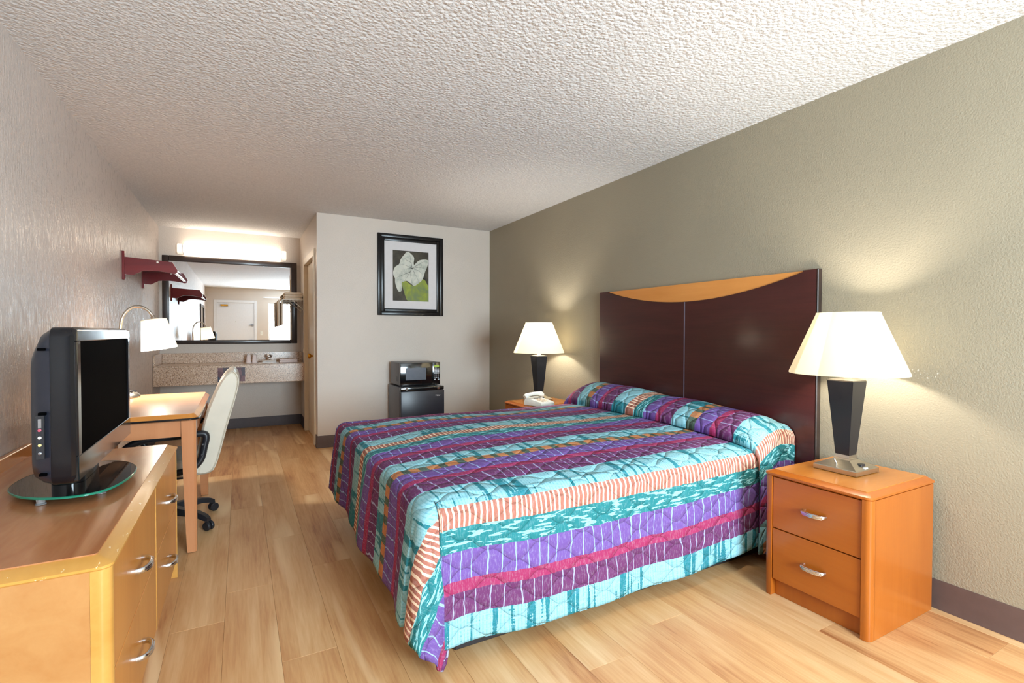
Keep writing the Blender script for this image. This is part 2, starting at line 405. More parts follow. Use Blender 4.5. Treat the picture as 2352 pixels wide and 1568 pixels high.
def smooth_path(pts, n=6):
    P = [Vector(p) for p in pts]; P = [P[0]*2-P[1]] + P + [P[-1]*2-P[-2]]; out = []
    for i in range(1, len(P)-2):
        for k in range(n):
            u = k/n; a, b, c, d = P[i-1:i+3]
            out.append(.5*((2*b)+(c-a)*u+(2*a-5*b+4*c-d)*u*u+(3*b-a-3*c+d)*u**3))
    out.append(P[-2]); return out

# ------------------------------------------------------------------ room shell
TH = .12
fl = struct(MB().box(XL-TH, XR+TH, YF-TH, YB+TH, -.12, -.009).obj('floor', 'bed_base_black'))
PW, PL, GAP = .192, 1.22, .0005
def plank_mesh(w, l):
    b = MB(); e = .0007
    b.loft([[(0, 0, -.008), (w, 0, -.008), (w, l, -.008), (0, l, -.008)], [(0, 0, -e), (w, 0, -e), (w, l, -e), (0, l, -e)], [(e, e, 0), (w-e, e, 0), (w-e, l-e, 0), (e, l-e, 0)]])
    return b
cache = {}
x = XL; row = 0
while x < XR-.01:
    w = min(PW, XR-x); y = YF - random.random()*1.1
    off = [0.35, .95, .1, .7, .45, 1.1][row % 6]; y = YF - off
    while y < YB:
        a, bq = max(y, YF), min(y+PL, YB)
        if bq-a > .02:
            key = (round(w, 3), round(bq-a, 3))
            if key not in cache:
                o = plank_mesh(w-GAP, bq-a-GAP).obj('plank', 'laminate', fl, 0); cache[key] = o.data
            else:
                o = bpy.data.objects.new('plank', cache[key]); COL.objects.link(o); o.parent = fl
            o.location = (x, a, 0)
        y += PL
    x += PW; row += 1
struct(MB().box(XL-TH, XR+TH, YF-TH, YB+TH, H, H+.1).obj('ceiling', 'ceiling_popcorn'))
struct(MB().box(XL-TH, XL, YF-TH, YB+TH, -.01, H).obj('wall_left', 'wall_beige_streaked'))
struct(MB().box(XR, XR+TH, YF-TH, YB+TH, -.01, H).obj('wall_right', 'wall_khaki'))
struct(MB().box(XL, XR, YB, YB+TH, -.01, H).obj('wall_back', 'wall_beige'))
struct(MB().box(XP, XR, YP, YP+TH, -.01, H).obj('wall_partition', 'wall_beige'))
DY0, DY1, DZ = 5.70, 6.56, 2.03                       # bathroom door opening
b = MB(); b.box(XP, XP+TH, YP+TH, DY0, -.01, H); b.box(XP, XP+TH, DY1, YB, -.01, H); b.box(XP, XP+TH, DY0, DY1, DZ, H)
struct(b.obj('wall_partition_side', 'wall_beige'))
FD0, FD1, FDZ = -.585, .355, 2.04                      # entrance door
b = MB()
b.box(XL, FD0, YF-TH, YF, -.01, H); b.box(FD0, FD1, YF-TH, YF, FDZ, H); b.box(FD1, WX0, YF-TH, YF, -.01, H)
b.box(WX0, WX1, YF-TH, YF, -.01, WZ0); b.box(WX0, WX1, YF-TH, YF, WZ1, H); b.box(WX1, XR, YF-TH, YF, -.01, H)
struct(b.obj('wall_front', 'wall_beige'))

# baseboards: vinyl cove base with a small toe
def base_strip(name, mat, p0, p1, n):
    """from p0 to p1 along the wall, n = direction into the room"""
    p0, p1, n = Vector((*p0, 0)), Vector((*p1, 0)), Vector((*n, 0))
    prof = [(0, .0005), (.014, .0005), (.013, .006), (.006, .018), (.005, .118), (.002, .125), (0, .125)]
    b = MB(); b.loft([[tuple(p + n*a + Vector((0, 0, z))) for a, z in prof] for p in (p0, p1)])
    return struct(b.obj(name, mat, None, 30))
base_strip('baseboard_right', 'vinyl_base', (XR, YF), (XR, YP), (-1, 0))
base_strip('baseboard_partition', 'vinyl_base', (XP-.005, YP), (XR-.015, YP), (0, -1))
base_strip('baseboard_partition_near', 'vinyl_base', (XP, YP), (XP, DY0-.07), (-1, 0))
base_strip('baseboard_partition_far', 'dark_vinyl_base', (XP, DY1+.07), (XP, YB-.015), (-1, 0))
base_strip('baseboard_back', 'dark_vinyl_base', (XL+.015, YB), (XP, YB), (0, -1))
base_strip('baseboard_left', 'dark_vinyl_base', (XL, YF), (XL, YB), (1, 0))

# bathroom door and casing
b = MB()
b.box(XP-.016, XP+TH+.002, DY0-.065, DY0+.012, .0005, DZ+.065, .003); b.box(XP-.016, XP+TH+.002, DY1-.012, DY1+.065, .0005, DZ+.065, .003); b.box(XP-.016, XP+TH+.002, DY0+.012, DY1-.012, DZ-.012, DZ+.065, .003)
struct(b.obj('trim_1', 'cream_paint'))
d = MB().box(XP+.028, XP+.066, DY0+.013, DY1-.013, .006, DZ-.013, .002).obj('door_1', 'cream_paint'); struct(d)
k = MB(); k.lathe([(.026, 0), (.026, .005), (.012, .012), (.011, .03), (.024, .038), (.029, .052), (.024, .066), (.008, .071)], 20, (XP+.028, 5.98, .94), (-1, 0, 0))
k.obj('door_knob', 'brass', d, 40, 0, 'round brass door knob')

# entrance door (seen in the vanity mirror)
b = MB()
b.box(FD0-.06, FD0+.01, YF-TH+.001, YF+.016, .0005, FDZ+.06, .003); b.box(FD1-.01, FD1+.06, YF-TH+.001, YF+.016, .0005, FDZ+.06, .003); b.box(FD0+.01, FD1-.01, YF-TH+.001, YF+.016, FDZ-.01, FDZ+.06, .003)
struct(b.obj('trim_2', 'white_paint'))
d = struct(MB().box(FD0+.011, FD1-.011, YF-.05, YF-.005, .006, FDZ-.011, .002).obj('door_2', 'white_paint'))
k = MB(); k.box(FD1-.10, FD1-.03, YF-.004, YF+.012, 1.37, 1.43, .004); k.tube([(FD1-.15, YF+.02, 1.40), (FD1-.06, YF+.02, 1.40)], .008); k.obj('security_latch', 'steel', d)
k = MB(); k.lathe([(.03, 0), (.03, .006), (.012, .01), (.012, .04), (.027, .05), (.027, .07), (.006, .075)], 18, (FD1-.07, YF-.006, .96), (0, 1, 0)); k.obj('door_knob', 'steel', d)
k = MB(); k.box(FD0+.10, FD0+.28, YF-.006, YF+.04, 1.93, 1.975, .004); k.obj('door_closer', 'brass', d)
k = MB(); k.lathe([(.008, 0), (.008, .004)], 12, ((FD0+FD1)/2, YF-.005, 1.5), (0, 1, 0)); k.obj('peephole', 'brass', d)

# window (seen in the vanity mirror): frame and pane
w = MB()
for (a, c, e, f) in ((WX0, WX0+.045, WZ0, WZ1), (WX1-.045, WX1, WZ0, WZ1), (WX0+.045, WX1-.045, WZ0, WZ0+.045), (WX0+.045, WX1-.045, WZ1-.045, WZ1)):
    w.box(a, c, YF-.09, YF-.03, e, f, .003)
wo = struct(w.obj('window_1', 'white_paint'))
MB().box(WX0+.045, WX1-.045, YF-.064, YF-.060, WZ0+.045, WZ1-.045).obj('window_pane', 'window_glass', wo)
t = thing('curtain_rod', 'white curtain rod above the window, seen in the vanity mirror', 'curtain rod', (0, 0, 0))
k = MB(); k.tube([(WX0-.12, YF+.07, 2.20), (XR-.05, YF+.07, 2.20)], .012); k.obj('rod', 'white_paint', t)
for xx in (WX0-.06, XR-.12):
    k = MB(); k.box(xx-.012, xx+.012, YF, YF+.08, 2.185, 2.215, .002); k.obj('bracket', 'white_paint', t)
t = thing('light_switch', 'white wall switch beside the entrance door, seen in the mirror', 'switch', (.53, YF, 1.17))
MB().box(-.036, .036, 0, .006, -.058, .058, .003).obj('plate', 'white_plastic', t); MB().box(-.008, .008, .005, .014, -.014, .014, .002).obj('toggle', 'white_plastic', t)
t = thing('wall_panel', 'tall dark-framed glass panel on the side wall, seen in the vanity mirror', 'mirror', (XL, -.15, 1.15))
k = MB()
for (y0, y1, z0, z1) in ((-.62, -.56, -.72, .72), (.56, .62, -.72, .72), (-.56, .56, -.72, -.66), (-.56, .56, .66, .72)): k.box(.0, .03, y0, y1, z0, z1, .004)
k.obj('frame', 'espresso_wood', t); MB().box(.002, .012, -.56, .56, -.66, .66).obj('glass', 'mirror_silver', t)

# ------------------------------------------------------------------ bed
BX0, BX1, BY0, BY1, BZ = .535, 2.636, 1.635, 3.41, .605   # outer extents of the made bed
t = thing('bed', 'low black bed base with mattress under the striped bedspread', 'bed', (0, 0, 0))
k = MB(); k.box(.70, 2.63, 1.735, 3.31, .002, .17, .006); k.obj('platform', 'bed_base_black', t)
k = MB(); k.box(.62, 2.632, BY0+.06, BY1-.06, .172, .56, .05, 3); k.obj('mattress', 'white_cloth', t)

RR = .065; LN, LF, LFAR = .555, .47, .46
def dropf(d, r, flare=.05):
    if d <= 0: return 0, 0
    q = r*PI/2
    if d < q: return r*math.sin(d/r), r*(1-math.cos(d/r))
    e = d-q; return r + flare*e, r + e*math.sqrt(1-flare*flare)
def wr(x, y, a=1.0):
    return a*(.010*math.sin(5.1*x+2.3*y+1.1)+.008*math.sin(9.7*y-4.2*x)+.005*math.sin(17*x+11*y+.7))
cx0, cyN, cyF = BX0+RR, BY0+RR, BY1-RR
def lerp_keys(keys, v):
    for (a, *A), (b2, *B) in zip(keys, keys[1:]):
        if v <= b2:
            u = (v-a)/(b2-a) if b2 > a else 0; u = u*u*(3-2*u)
            return [p+(q2-p)*u for p, q2 in zip(A, B)]
    return list(keys[-1][1:])
# fold at the near foot corner: (cloth angle, direction angle, radius factor, tuck along +X)
KEYS = [(0, 0, 1.0, 0), (10, 20, 1.25, 0), (24, 52, 1.65, .0), (36, 80, 1.45, .0), (43, 88, .95, .03), (60, 90, .60, .08), (76, 90, .55, .06), (90, 90, 1.0, 0)]
def spread(s, t):
    """cloth point: s from the head towards the foot, t from the near edge across the bed"""
    X = BX1 - s; ds = cx0 - X                       # >0 past the foot edge
    Y = cyN + t; dn = -t; df = Y - cyF
    u = min(1, max(0, (Y-cyN)/(cyF-cyN))); v = min(1, max(0, (X-cx0)/(BX1-cx0)))
    crown = .035*math.sin(PI*u)**.7*min(1, (v*6)) if 0 < u < 1 else 0
    top = BZ + crown + .018*u
    if ds <= 0 and dn <= 0 and df <= 0:
        return X, Y, top + wr(X, Y, .35)
    if ds <= 0 and dn > 0:                           # near side
        o, dz = dropf(dn, RR, .02); k2 = min(1, dn/.3)
        o += k2*(.010*math.sin(7*X+.5)+.006*math.sin(15*X)) + .020*k2*math.exp(-((X-cx0)/.12)**2)
        return X, cyN-o, max(.006, BZ-dz + k2*.015*math.sin(3.1*X+.4))
    if ds <= 0 and df > 0:
        o, dz = dropf(df, RR, .03); return X, cyF+o, BZ+.018-dz
    if ds > 0 and dn <= 0 and df <= 0:               # foot
        o, dz = dropf(ds, RR, .10); k2 = min(1, ds/.3)
        o += k2*(.012*math.sin(8*Y+1)+.007*math.sin(19*Y))
        return cx0-o, Y, max(.006, BZ+.018*u-dz + .02*k2*(u))
    if dn > 0:                                       # near foot corner
        R = math.hypot(ds, dn); th = math.degrees(math.atan2(dn, ds))
        ph, kf, tk = lerp_keys(KEYS, th); ph = math.radians(ph)
        o, dz = dropf(R, RR, .10*math.cos(ph)**2+.02*math.sin(ph)**2)
        k2 = min(1, R/.35); kk = 1+(kf-1)*k2
        prox = k2*.020*(th/90)
        z = BZ-dz; over = max(0, .006-z); z = max(z, .12*min(1, max(0, (th-38)/6)) if th < 84 else .085)
        return cx0-(o*kk+over*.25)*math.cos(ph)+tk*k2, cyN-(o*kk+prox*.5)*math.sin(ph), max(.006, z)
    R = math.hypot(ds, df); th = math.atan2(df, ds); o, dz = dropf(R, RR, .08)
    return cx0-o*math.cos(th), cyF+o*math.sin(th), max(.19, BZ+.018-dz)

def grid_mesh(name, fn, ss, ts, parent, flip=False, thick=.007, label=None):
    vs = [fn(a, b) for a in ss for b in ts]; n = len(ts)
    fs = [(i*n+j, i*n+j+1, (i+1)*n+j+1, (i+1)*n+j) for i in range(len(ss)-1) for j in range(n-1)]
    if flip: fs = [f[::-1] for f in fs]
    me = bpy.data.meshes.new(name); me.from_pydata(vs, [], fs)
    uv = me.uv_layers.new(name='UVMap'); co = [(a, b) for a in ss for b in ts]
    for lp in me.loops: uv.data[lp.index].uv = co[lp.vertex_index]
    me.polygons.foreach_set('use_smooth', [True]*len(me.polygons)); me.materials.append(MATS['bedspread_fabric'])
    o = bpy.data.objects.new(name, me); COL.objects.link(o); o.parent = parent
    sd = o.modifiers.new('thick', 'SOLIDIFY'); sd.thickness = thick; sd.offset = -1
    if label: o['label'] = label
    return o
def frange(a, b, n): return [a+(b-a)*i/n for i in range(n+1)]
sp_t = thing('bedspread', 'quilted bedspread striped in aqua, plum, magenta and teal over the bed', 'bedspread')
S0 = .20; SF = BX1-cx0
ss = frange(S0, SF, 90)[:-1] + frange(SF, SF+RR*1.6, 12)[:-1] + frange(SF+RR*1.6, SF+LF, 24)
ts = frange(-LN, -RR*1.6, 30)[:-1] + frange(-RR*1.6, 0, 12)[:-1] + frange(0, cyF-cyN, 90)[:-1] + frange(cyF-cyN, cyF-cyN+RR*1.6, 8)[:-1] + frange(cyF-cyN+RR*1.6, cyF-cyN+LFAR, 14)
grid_mesh('spread', spread, ss, ts, sp_t)
# pillow section: the spread folded over the two pillows and tucked in front of them
PX0, PX1 = 2.305, 2.640
def pilz(u, y):
    """height of the pillow roll above the bed top; u 0 front .. 1 headboard"""
    dip = .018*math.exp(-((y-2.50)/.13)**2)
    hgt = .150+.012*math.sin(2.1*y) - dip + .022*(y-2.5)
    return hgt*(math.sin(PI*min(1, u*.74+.02))**.5 if u > 0 else 0)
def pillow(a, t):
    u = a                                            # 0 tuck .. 1 headboard
    Y = cyN+.01+t; dn = -t; df = Y-(cyF-.03)
    xx = PX0 + (PX1-PX0)*(1-math.cos(PI*min(1, u)/1.0))/2*1.0 if False else PX0+(PX1-PX0)*u
    xx += .012*math.sin(4.1*Y)*(1-u)
    rr = .085
    if dn <= 0 and df <= 0:
        uu = (Y-cyN)/(cyF-cyN); crown = .035*math.sin(PI*max(0, min(1, uu)))**.7+.018*uu
        endf = min(1, (-dn+.03)/.10, (-df+.02)/.14); endf = math.sin(PI/2*max(0, endf))
        z = BZ+crown+.004+pilz(u, Y)*(.72+.28*endf)+wr(xx*2, Y*2, .25)*min(1, u*4)
        return xx, Y, z
    if dn > 0:
        h0 = BZ+.004+pilz(u, cyN)*.88
        o, dz = dropf(dn, rr, .0); k2 = min(1, dn/.25)
        o = min(o, rr)*.9+.006 + k2*(.012*math.sin(3*u+1)+.008*math.sin(9*u))
        lean = -.05*k2*max(0, min(1, (dn-.05)/.3))*0
        return xx + .03*k2*(1-u), cyN+.01-o, max(.07, h0-dz)
    h0 = BZ+.02+pilz(u, cyF)*.76; o, dz = dropf(df, rr, .02)
    return xx, cyF-.03+o*.8, max(.07, h0-dz)
def pil_uv(a, t): return pillow(a, t)
pu = [0, .01, .03, .06, .10, .15, .2, .27, .34, .42, .5, .58, .66, .74, .82, .9, .96, 1.0]
pt = frange(-.66, -.19, 26)[:-1] + frange(-.19, 0, 14)[:-1] + frange(0, cyF-.03-cyN, 80)[:-1] + frange(cyF-.03-cyN, cyF-.03-cyN+.2, 12)[:-1] + frange(cyF-.03-cyN+.2, cyF-.03-cyN+.55, 10)
po = grid_mesh('pillow_section', pillow, pu, pt, sp_t, True, .006, 'raised section of the bedspread over the pillows')
for lp in po.data.uv_layers[0].data: lp.uv = (2.5+lp.uv[0]*.42, lp.uv[1]+.02)

# headboard on the wall
t = thing('headboard', 'dark wood headboard with a pale curved inlay along its top', 'headboard', (0, 0, 0))
HY0, HY1, HZ = 1.522, 3.320, 1.541; HX = 2.646
def dip(y):
    """lower edge of the pale inlay"""
    c = (1.603+3.206)/2; hw = (3.206-1.603)/2
    return 1.533-.117*(1-((y-c)/hw)**2)
ysL = frange(2.414, 3.206, 14); ysR = frange(1.603, 2.410, 14)
k = MB(); k.prism([(2.414, .05), (HY1, .05), (HY1, HZ), (3.206, HZ)] + [(y, dip(y)) for y in ysL[::-1]], .0295, 'x', HX); k.obj('dark_panel', 'headboard_dark_wood', t)
k = MB(); k.prism([(HY0+.010, .05), (2.410, .05)] + [(y, dip(y)) for y in ysR[::-1]] + [(1.603, HZ), (HY0+.010, HZ)], .0295, 'x', HX); k.obj('dark_panel', 'headboard_dark_wood', t)
k = MB(); k.prism([(1.603, HZ-.003)] + [(y, dip(y)+.001) for y in frange(1.603, 3.206, 30)] + [(3.206, HZ-.003)], .020, 'x', HX+.008); k.obj('curved_inlay', 'headboard_light_wood', t, 35, 0, 'pale orange wood inlay with a curved lower edge')
MB().box(HX-.0015, HX+.02, 2.4085, 2.4155, .06, dip(2.412)-.002).obj('joint_strip', 'joint_grey', t)
MB().box(HX-.001, HX+.034, HY0, HY0+.0098, .05, HZ+.002, .003).obj('edge_panel', 'espresso_wood', t)
MB().box(HX+.0305, HX+.034, HY0+.010, HY1, .05, HZ-.01).obj('backing', 'espresso_wood', t)

# ------------------------------------------------------------------ handles
def handle_mesh(L=.098, out=.028):
    """ribbed bow pull along local Y, standing off in +X"""
    path = smooth_path([(0, -L/2, 0), (out*.62, -L/2+.006, 0), (out*.92, -L/4, 0), (out, 0, 0), (out*.92, L/4, 0), (out*.62, L/2-.006, 0), (0, L/2, 0)], 4)
    k = MB(); k.tube(path, [.0085+.0015*math.sin(PI*i/(len(path)-1)) for i in range(len(path))], 12, True, .62)
    for dz in (-.0055, 0, .0055): k.tube([(p[0]+.0052, p[1]*.94, p[2]+dz) for p in path[3:-3]], .0027, 6)
    return k
# ------------------------------------------------------------------ nightstands (front faces -X)
def nightstand(loc, label):
    t = thing('nightstand', label, 'nightstand', loc, 0, 'nightstands either side of the bed')
    D, Wd, Ht = .505, .445, .58; hw = Wd/2          # local: x 0 front .. D back, y -hw..hw
    for s in (-1, 1):
        k = MB(); k.box(.032, D, s*hw-(.02 if s > 0 else 0), s*hw+(.02 if s < 0 else 0), .001, Ht-.028, 0); k.obj('side_panel', 'nightstand_wood', t)
        r = .022; y0 = s*hw; pts = [(.034, y0), (.034, y0-s*.034), (0.0, y0-s*.034)] + [(r-r*math.cos(a), y0-s*(r-r*math.sin(a))) for a in frange(0, PI/2, 6)]
        k = MB(); k.prism(pts, Ht-.028, 'z', .001); k.obj('corner_post', 'nightstand_wood', t)
    # top with bevelled rim
    def ring(dx, dy, z, r):
        x0, x1 = -.006+dx, D; pts = [(x1, hw+.004-dy), (x1, -hw-.004+dy)]
        pts += [(x0+r-r*math.sin(a), -hw-.004+dy+r-r*math.cos(a)) for a in frange(0, PI/2, 5)]
        pts += [(x0+r-r*math.cos(a), hw+.004-dy-r+r*math.sin(a)) for a in frange(0, PI/2, 5)]
        return [(p[0], p[1], z) for p in pts]
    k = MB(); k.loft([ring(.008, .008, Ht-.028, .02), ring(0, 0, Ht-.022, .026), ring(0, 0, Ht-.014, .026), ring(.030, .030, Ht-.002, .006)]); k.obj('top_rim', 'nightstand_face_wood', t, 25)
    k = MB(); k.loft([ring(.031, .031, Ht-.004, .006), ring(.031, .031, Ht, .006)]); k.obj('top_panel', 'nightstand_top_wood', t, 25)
    for (z0, z1) in ((.315, .548), (.078, .312)):
        dr = MB().box(.006, .026, -hw+.037, hw-.037, z0+.001, z1-.001, .0015).obj('drawer', 'nightstand_face_wood', t)
        k = handle_mesh(); h = k.obj('handle', 'chrome', dr, 50, 0, 'curved chrome pull handle'); h.rotation_euler = (0, 0, PI); h.location = (.008, 0, (z0+z1)/2+.001)
    MB().box(.03, .045, -hw+.036, hw-.036, .001, .076).obj('toe_kick', 'nightstand_wood', t)
    MB().box(.028, D-.01, -hw+.021, hw-.021, .078, .547).obj('carcass', 'espresso_wood', t)
    MB().box(D-.01, D-.002, -hw+.02, hw-.02, .01, Ht-.03).obj('back_panel', 'nightstand_wood', t)
    return t
n1 = nightstand((2.135, 1.238, 0), 'orange-brown two-drawer nightstand in front, standing clear of the bed')
n2 = dup(n1, (2.135, 3.845, 0), 'nightstand mostly hidden behind the bed, carrying the telephone')

# ------------------------------------------------------------------ bedside lamps
def bedside_lamp(loc, label):
    t = thing('bedside_lamp', label, 'lamp', loc, 0, 'bedside lamps on the nightstands')
    def sq(h, z, r=.0): return [(-h, -h, z), (h, -h, z), (h, h, z), (-h, h, z)]
    k = MB(); k.loft([sq(.0905, .001), sq(.0925, .003), sq(.0925, .021), sq(.090, .024), sq(.036, .052), sq(.034, .054)])
    base = k.obj('base', 'nickel', t, 20, 0, 'brushed nickel stepped base')
    k = MB(); k.loft([sq(.034, .052), sq(.034, .058), sq(.030, .061), sq(.030, .074)]); k.obj('collar', 'nickel', t, 20)
    MB().box(-.016, .016, -.0745, -.048, .032, .0425, .002).obj('outlet', 'black_plastic', base)
    MB().box(-.014, .010, -.0885, -.078, .0245, .0305, .001).obj('outlet_label', 'paper_white', base)
    k = MB(); k.tube([(-.060, .01, .042), (-.072, .012, .058)], [.004, .003], 8); k.obj('switch', 'chrome', base)
    k = MB(); k.loft([sq(.0295, .074), sq(.0560, .408)]); k.obj('column', 'lamp_black', t, 20, 0, 'black tapered square column')
    k = MB(); k.loft([sq(.054, .408), sq(.054, .413), sq(.040, .417), sq(.030, .420)]); k.lathe([(.020, .419), (.017, .425), (.016, .46), (.018, .47)], 16); k.obj('cap', 'nickel', t, 30)
    k = MB(); k.lathe([(.010, .47), (.012, .48), (.026, .51), (.030, .535), (.022, .56), (.004, .568)], 16); k.obj('bulb', 'bulb_glow', t)
    k = MB(); k.lathe([(.232, .440), (.232, .446), (.124, .712), (.124, .718), (.1225, .718), (.1225, .712), (.2305, .446), (.2305, .440), (.232, .440)], 56, (0, 0, 0), None, False)
    sh = k.obj('shade', 'lamp_shade_cloth', t, 60, 0, 'white tapered cloth shade')
    k = MB()
    for a in (0, 2*PI/3, 4*PI/3): k.tube([(.004*math.cos(a), .004*math.sin(a), .69), (.1225*math.cos(a), .1225*math.sin(a), .712)], .0016, 6)
    k.tube([(0, .016, .47), (0, .05, .53), (0, .045, .62), (0, 0, .69)], .0018, 6); k.lathe([(.006, .69), (.007, .70), (.003, .712)], 10)
    k.obj('shade_support', 'nickel', t)
    return t
LZ = .5805
bedside_lamp((2.425, 1.262, LZ), 'large nearer bedside lamp on the front nightstand')
l2 = bedside_lamp((2.405, 3.90, LZ), 'smaller-looking bedside lamp behind the telephone, beyond the bed')
def point(name, loc, e, col, r=.03):
    l = bpy.data.lights.new(name, 'POINT'); l.energy = e; l.color = col; l.shadow_soft_size = r
    o = bpy.data.objects.new(name, l); COL.objects.link(o); o.location = loc; return o
WARM = (1.0, .93, .81)
point('bedside_lamp_light', (2.425, 1.262, LZ+.59), 22, WARM, .045); point('bedside_lamp_light', (2.405, 3.90, LZ+.59), 22, WARM, .045)

# telephone
t = thing('telephone', 'white corded telephone with keypad on the far nightstand', 'telephone', (2.265, 3.665, LZ), math.radians(-75))
k = MB(); k.loft([[(-.10, -.085, .001), (.10, -.085, .001), (.10, .085, .001), (-.10, .085, .001)], [(-.10, -.085, .03), (.10, -.085, .022), (.10, .085, .022), (-.10, .085, .03)], [(-.09, -.075, .062), (.09, -.078, .034), (.09, .078, .034), (-.09, .075, .062)]]); k.obj('body', 'white_plastic', t, 30)
k = MB(); k.tube(smooth_path([(-.065, -.11, .070), (-.062, -.08, .085), (-.062, 0, .092), (-.062, .08, .085), (-.065, .11, .070)], 4), [.020, .021, .022, .021, .018, .016, .015, .015, .015, .015, .016, .018, .021, .022, .022, .021, .020], 12); k.obj('handset', 'white_plastic', t, 60)
for i in range(4):
    for j in range(3): MB().box(-.01+i*.024, .006+i*.024, -.042+j*.03, -.022+j*.03, .046-i*.004, .056-i*.004, .002).obj('key', 'beige_cloth', t)
MB().box(-.03, -.018, -.04, .04, .052, .0565, .001).obj('card', 'black_plastic', t)

# ------------------------------------------------------------------ dresser
t = thing('dresser', 'long low dresser with four drawers carrying the television', 'dresser', (0, 0, 0))
DX, DXB, DYA, DYB, DT = -.280, -.826, 1.515, 2.945, .662
r = .026
for y0, sg in ((DYA, 1), (DYB, -1)):
    pts = [(DX-.040, y0), (DX-.040, y0+sg*.030), (DX, y0+sg*.030)] + [(DX-r+r*math.cos(a), y0+sg*(r-r*math.sin(a))) for a in frange(0, PI/2, 7)]
    k = MB(); k.prism(pts, DT-.030, 'z', .001); k.obj('corner_post', 'dresser_edge_wood', t)
    k = MB(); k.box(DXB, DX-.0405, min(y0+sg*.0012, y0+sg*.022), max(y0+sg*.0012, y0+sg*.022), .001, DT-.030); k.obj('side_panel', 'dresser_wood', t)
def dring(dx, dy, z, rr):
    x1 = DX+.004-dx; a0, a1 = DYA-.004+dy, DYB+.004-dy
    pts = [(DXB, a1), (DXB, a0)] + [(x1-rr+rr*math.sin(a), a0+rr-rr*math.cos(a)) for a in frange(0, PI/2, 6)] + [(x1-rr+rr*math.cos(a), a1-rr+rr*math.sin(a)) for a in frange(0, PI/2, 6)]
    return [(p[0], p[1], z) for p in pts]
k = MB(); k.loft([dring(.004, .004, DT-.030, .024), dring(0, 0, DT-.026, .028), dring(0, 0, DT-.020, .028), dring(.036, .040, DT-.003, .008)]); k.obj('top_rim', 'dresser_rim_wood', t, 25, 0, 'worn bevelled rim of the dresser top')
k = MB(); k.loft([dring(.0365, .0405, DT-.004, .008), dring(.0365, .0405, DT, .008)]); k.obj('top_panel', 'dresser_top_wood', t, 25)
MB().box(DXB-.006, DXB+.016, DYA+.01, DYB-.01, DT-.02, DT+.052, .003).obj('back_rail', 'cherry_wood' if False else 'desk_edge_wood', t)
SPL = 2.250
for (ya, yb) in ((DYA+.032, SPL-.004), (SPL+.004, DYB-.032)):
    for (z0, z1) in ((.365, .628), (.096, .362)):
        dr = MB().box(DX-.022, DX-.002, ya, yb, z0+.001, z1-.001, .0015).obj('drawer', 'dresser_face_wood', t)
        h = handle_mesh(.105, .032).obj('handle', 'chrome', dr, 50, 0, 'curved ribbed chrome handle'); h.location = (DX-.004, (ya+yb)/2, (z0+z1)/2-.012)
MB().box(DX-.012, DX-.0005, SPL-.0035, SPL+.0035, .096, .63).obj('divider', 'dresser_edge_wood', t)
MB().box(DX-.045, DX-.03, DYA+.031, DYB-.031, .001, .094).obj('toe_kick', 'desk_leg_wood', t)
MB().box(DXB+.004, DX-.024, DYA+.024, DYB-.024, .095, .630).obj('carcass', 'espresso_wood', t)

# ------------------------------------------------------------------ television
t = thing('television', 'black flat television on an oval glass stand, standing on the dresser', 'television', (-.535, 2.36, DT), 0)
# local: screen faces +X; y -.42..+.40
TY0, TY1, TZ0, TZ1 = -.418, .400, .082, .556
def tvring(x, iy, z0, z1, rr): return [(x, p[0], p[1]) for p in rrect(TY1-TY0-2*iy, z1-z0, rr, 5, (TY0+TY1)/2, (z0+z1)/2)]
k = MB(); k.loft([tvring(.040, 0.0, TZ0, TZ1, .03), tvring(.046, -.001, TZ0-.001, TZ1+.001, .03), tvring(.086, -.001, TZ0-.001, TZ1+.001, .03), tvring(.095, .006, TZ0+.006, TZ1-.006, .026), tvring(.095, .020, TZ0+.02, TZ1-.02, .02)])
tb = k.obj('front_shell', 'tv_black', t, 35)
k = MB(); k.loft([tvring(-.030, .10, TZ0+.03, TZ1-.13, .05), tvring(-.012, .035, TZ0+.012, TZ1-.065, .06), tvring(.012, .012, TZ0+.004, TZ1-.02, .05), tvring(.039, .003, TZ0+.002, TZ1-.003, .032)]); k.obj('rear_housing', 'charcoal_plastic', t, 50)
def frame_ring(x0, x1, y0, y1, z0, z1, w, wb=None):
    k = MB(); wb = wb or w
    k.box(x0, x1, y0, y0+w, z0+wb, z1-w, .002); k.box(x0, x1, y1-w, y1, z0+wb, z1-w, .002); k.box(x0, x1, y0, y1, z1-w, z1, .002); k.box(x0, x1, y0, y1, z0, z0+wb, .002); return k
frame_ring(.088, .102, TY0+.008, TY1-.008, TZ0+.008, TZ1-.008, .034, .075).obj('bezel', 'black_gloss', t, 30, 0, 'glossy black bezel')
MB().box(.090, .0965, TY0+.042, TY1-.042, TZ0+.083, TZ1-.042).obj('screen', 'screen_black', t, 0, 0, 'flat black screen, switched off')
pp = MB().box(.006, .026, TY0-.002, TY0+.006, TZ0+.085, TZ0+.215, .001).obj('port_panel', 'black_plastic', t)
for i, (zz, mt) in enumerate(((.012, 'steel'), (.036, 'yellow_plastic'), (.058, 'white_plastic'), (.080, 'red_plastic'))):
    k = MB(); k.lathe([(.0042, 0), (.0042, .003), (.002, .0035), (.002, .0015)], 12, (.016, TY0-.002, TZ0+.100+zz-.008), (0, -1, 0)); k.obj('jack', mt, pp)
MB().box(.012, .020, TY0-.0035, TY0, TZ0+.178, TZ0+.205, .0005).obj('socket', 'steel', pp)
for zz in (.055, .235, .425): MB().box(.012, .030, TY0-.0015, TY0+.02, TZ0+zz-.02, TZ0+zz-.012, .001).obj('vent', 'screen_black', t)
k = MB(); k.prism(rrect(.09, .26, .04, 6, .015, -.05), .06, 'z', .0305); k.obj('stand_neck', 'black_gloss', t)
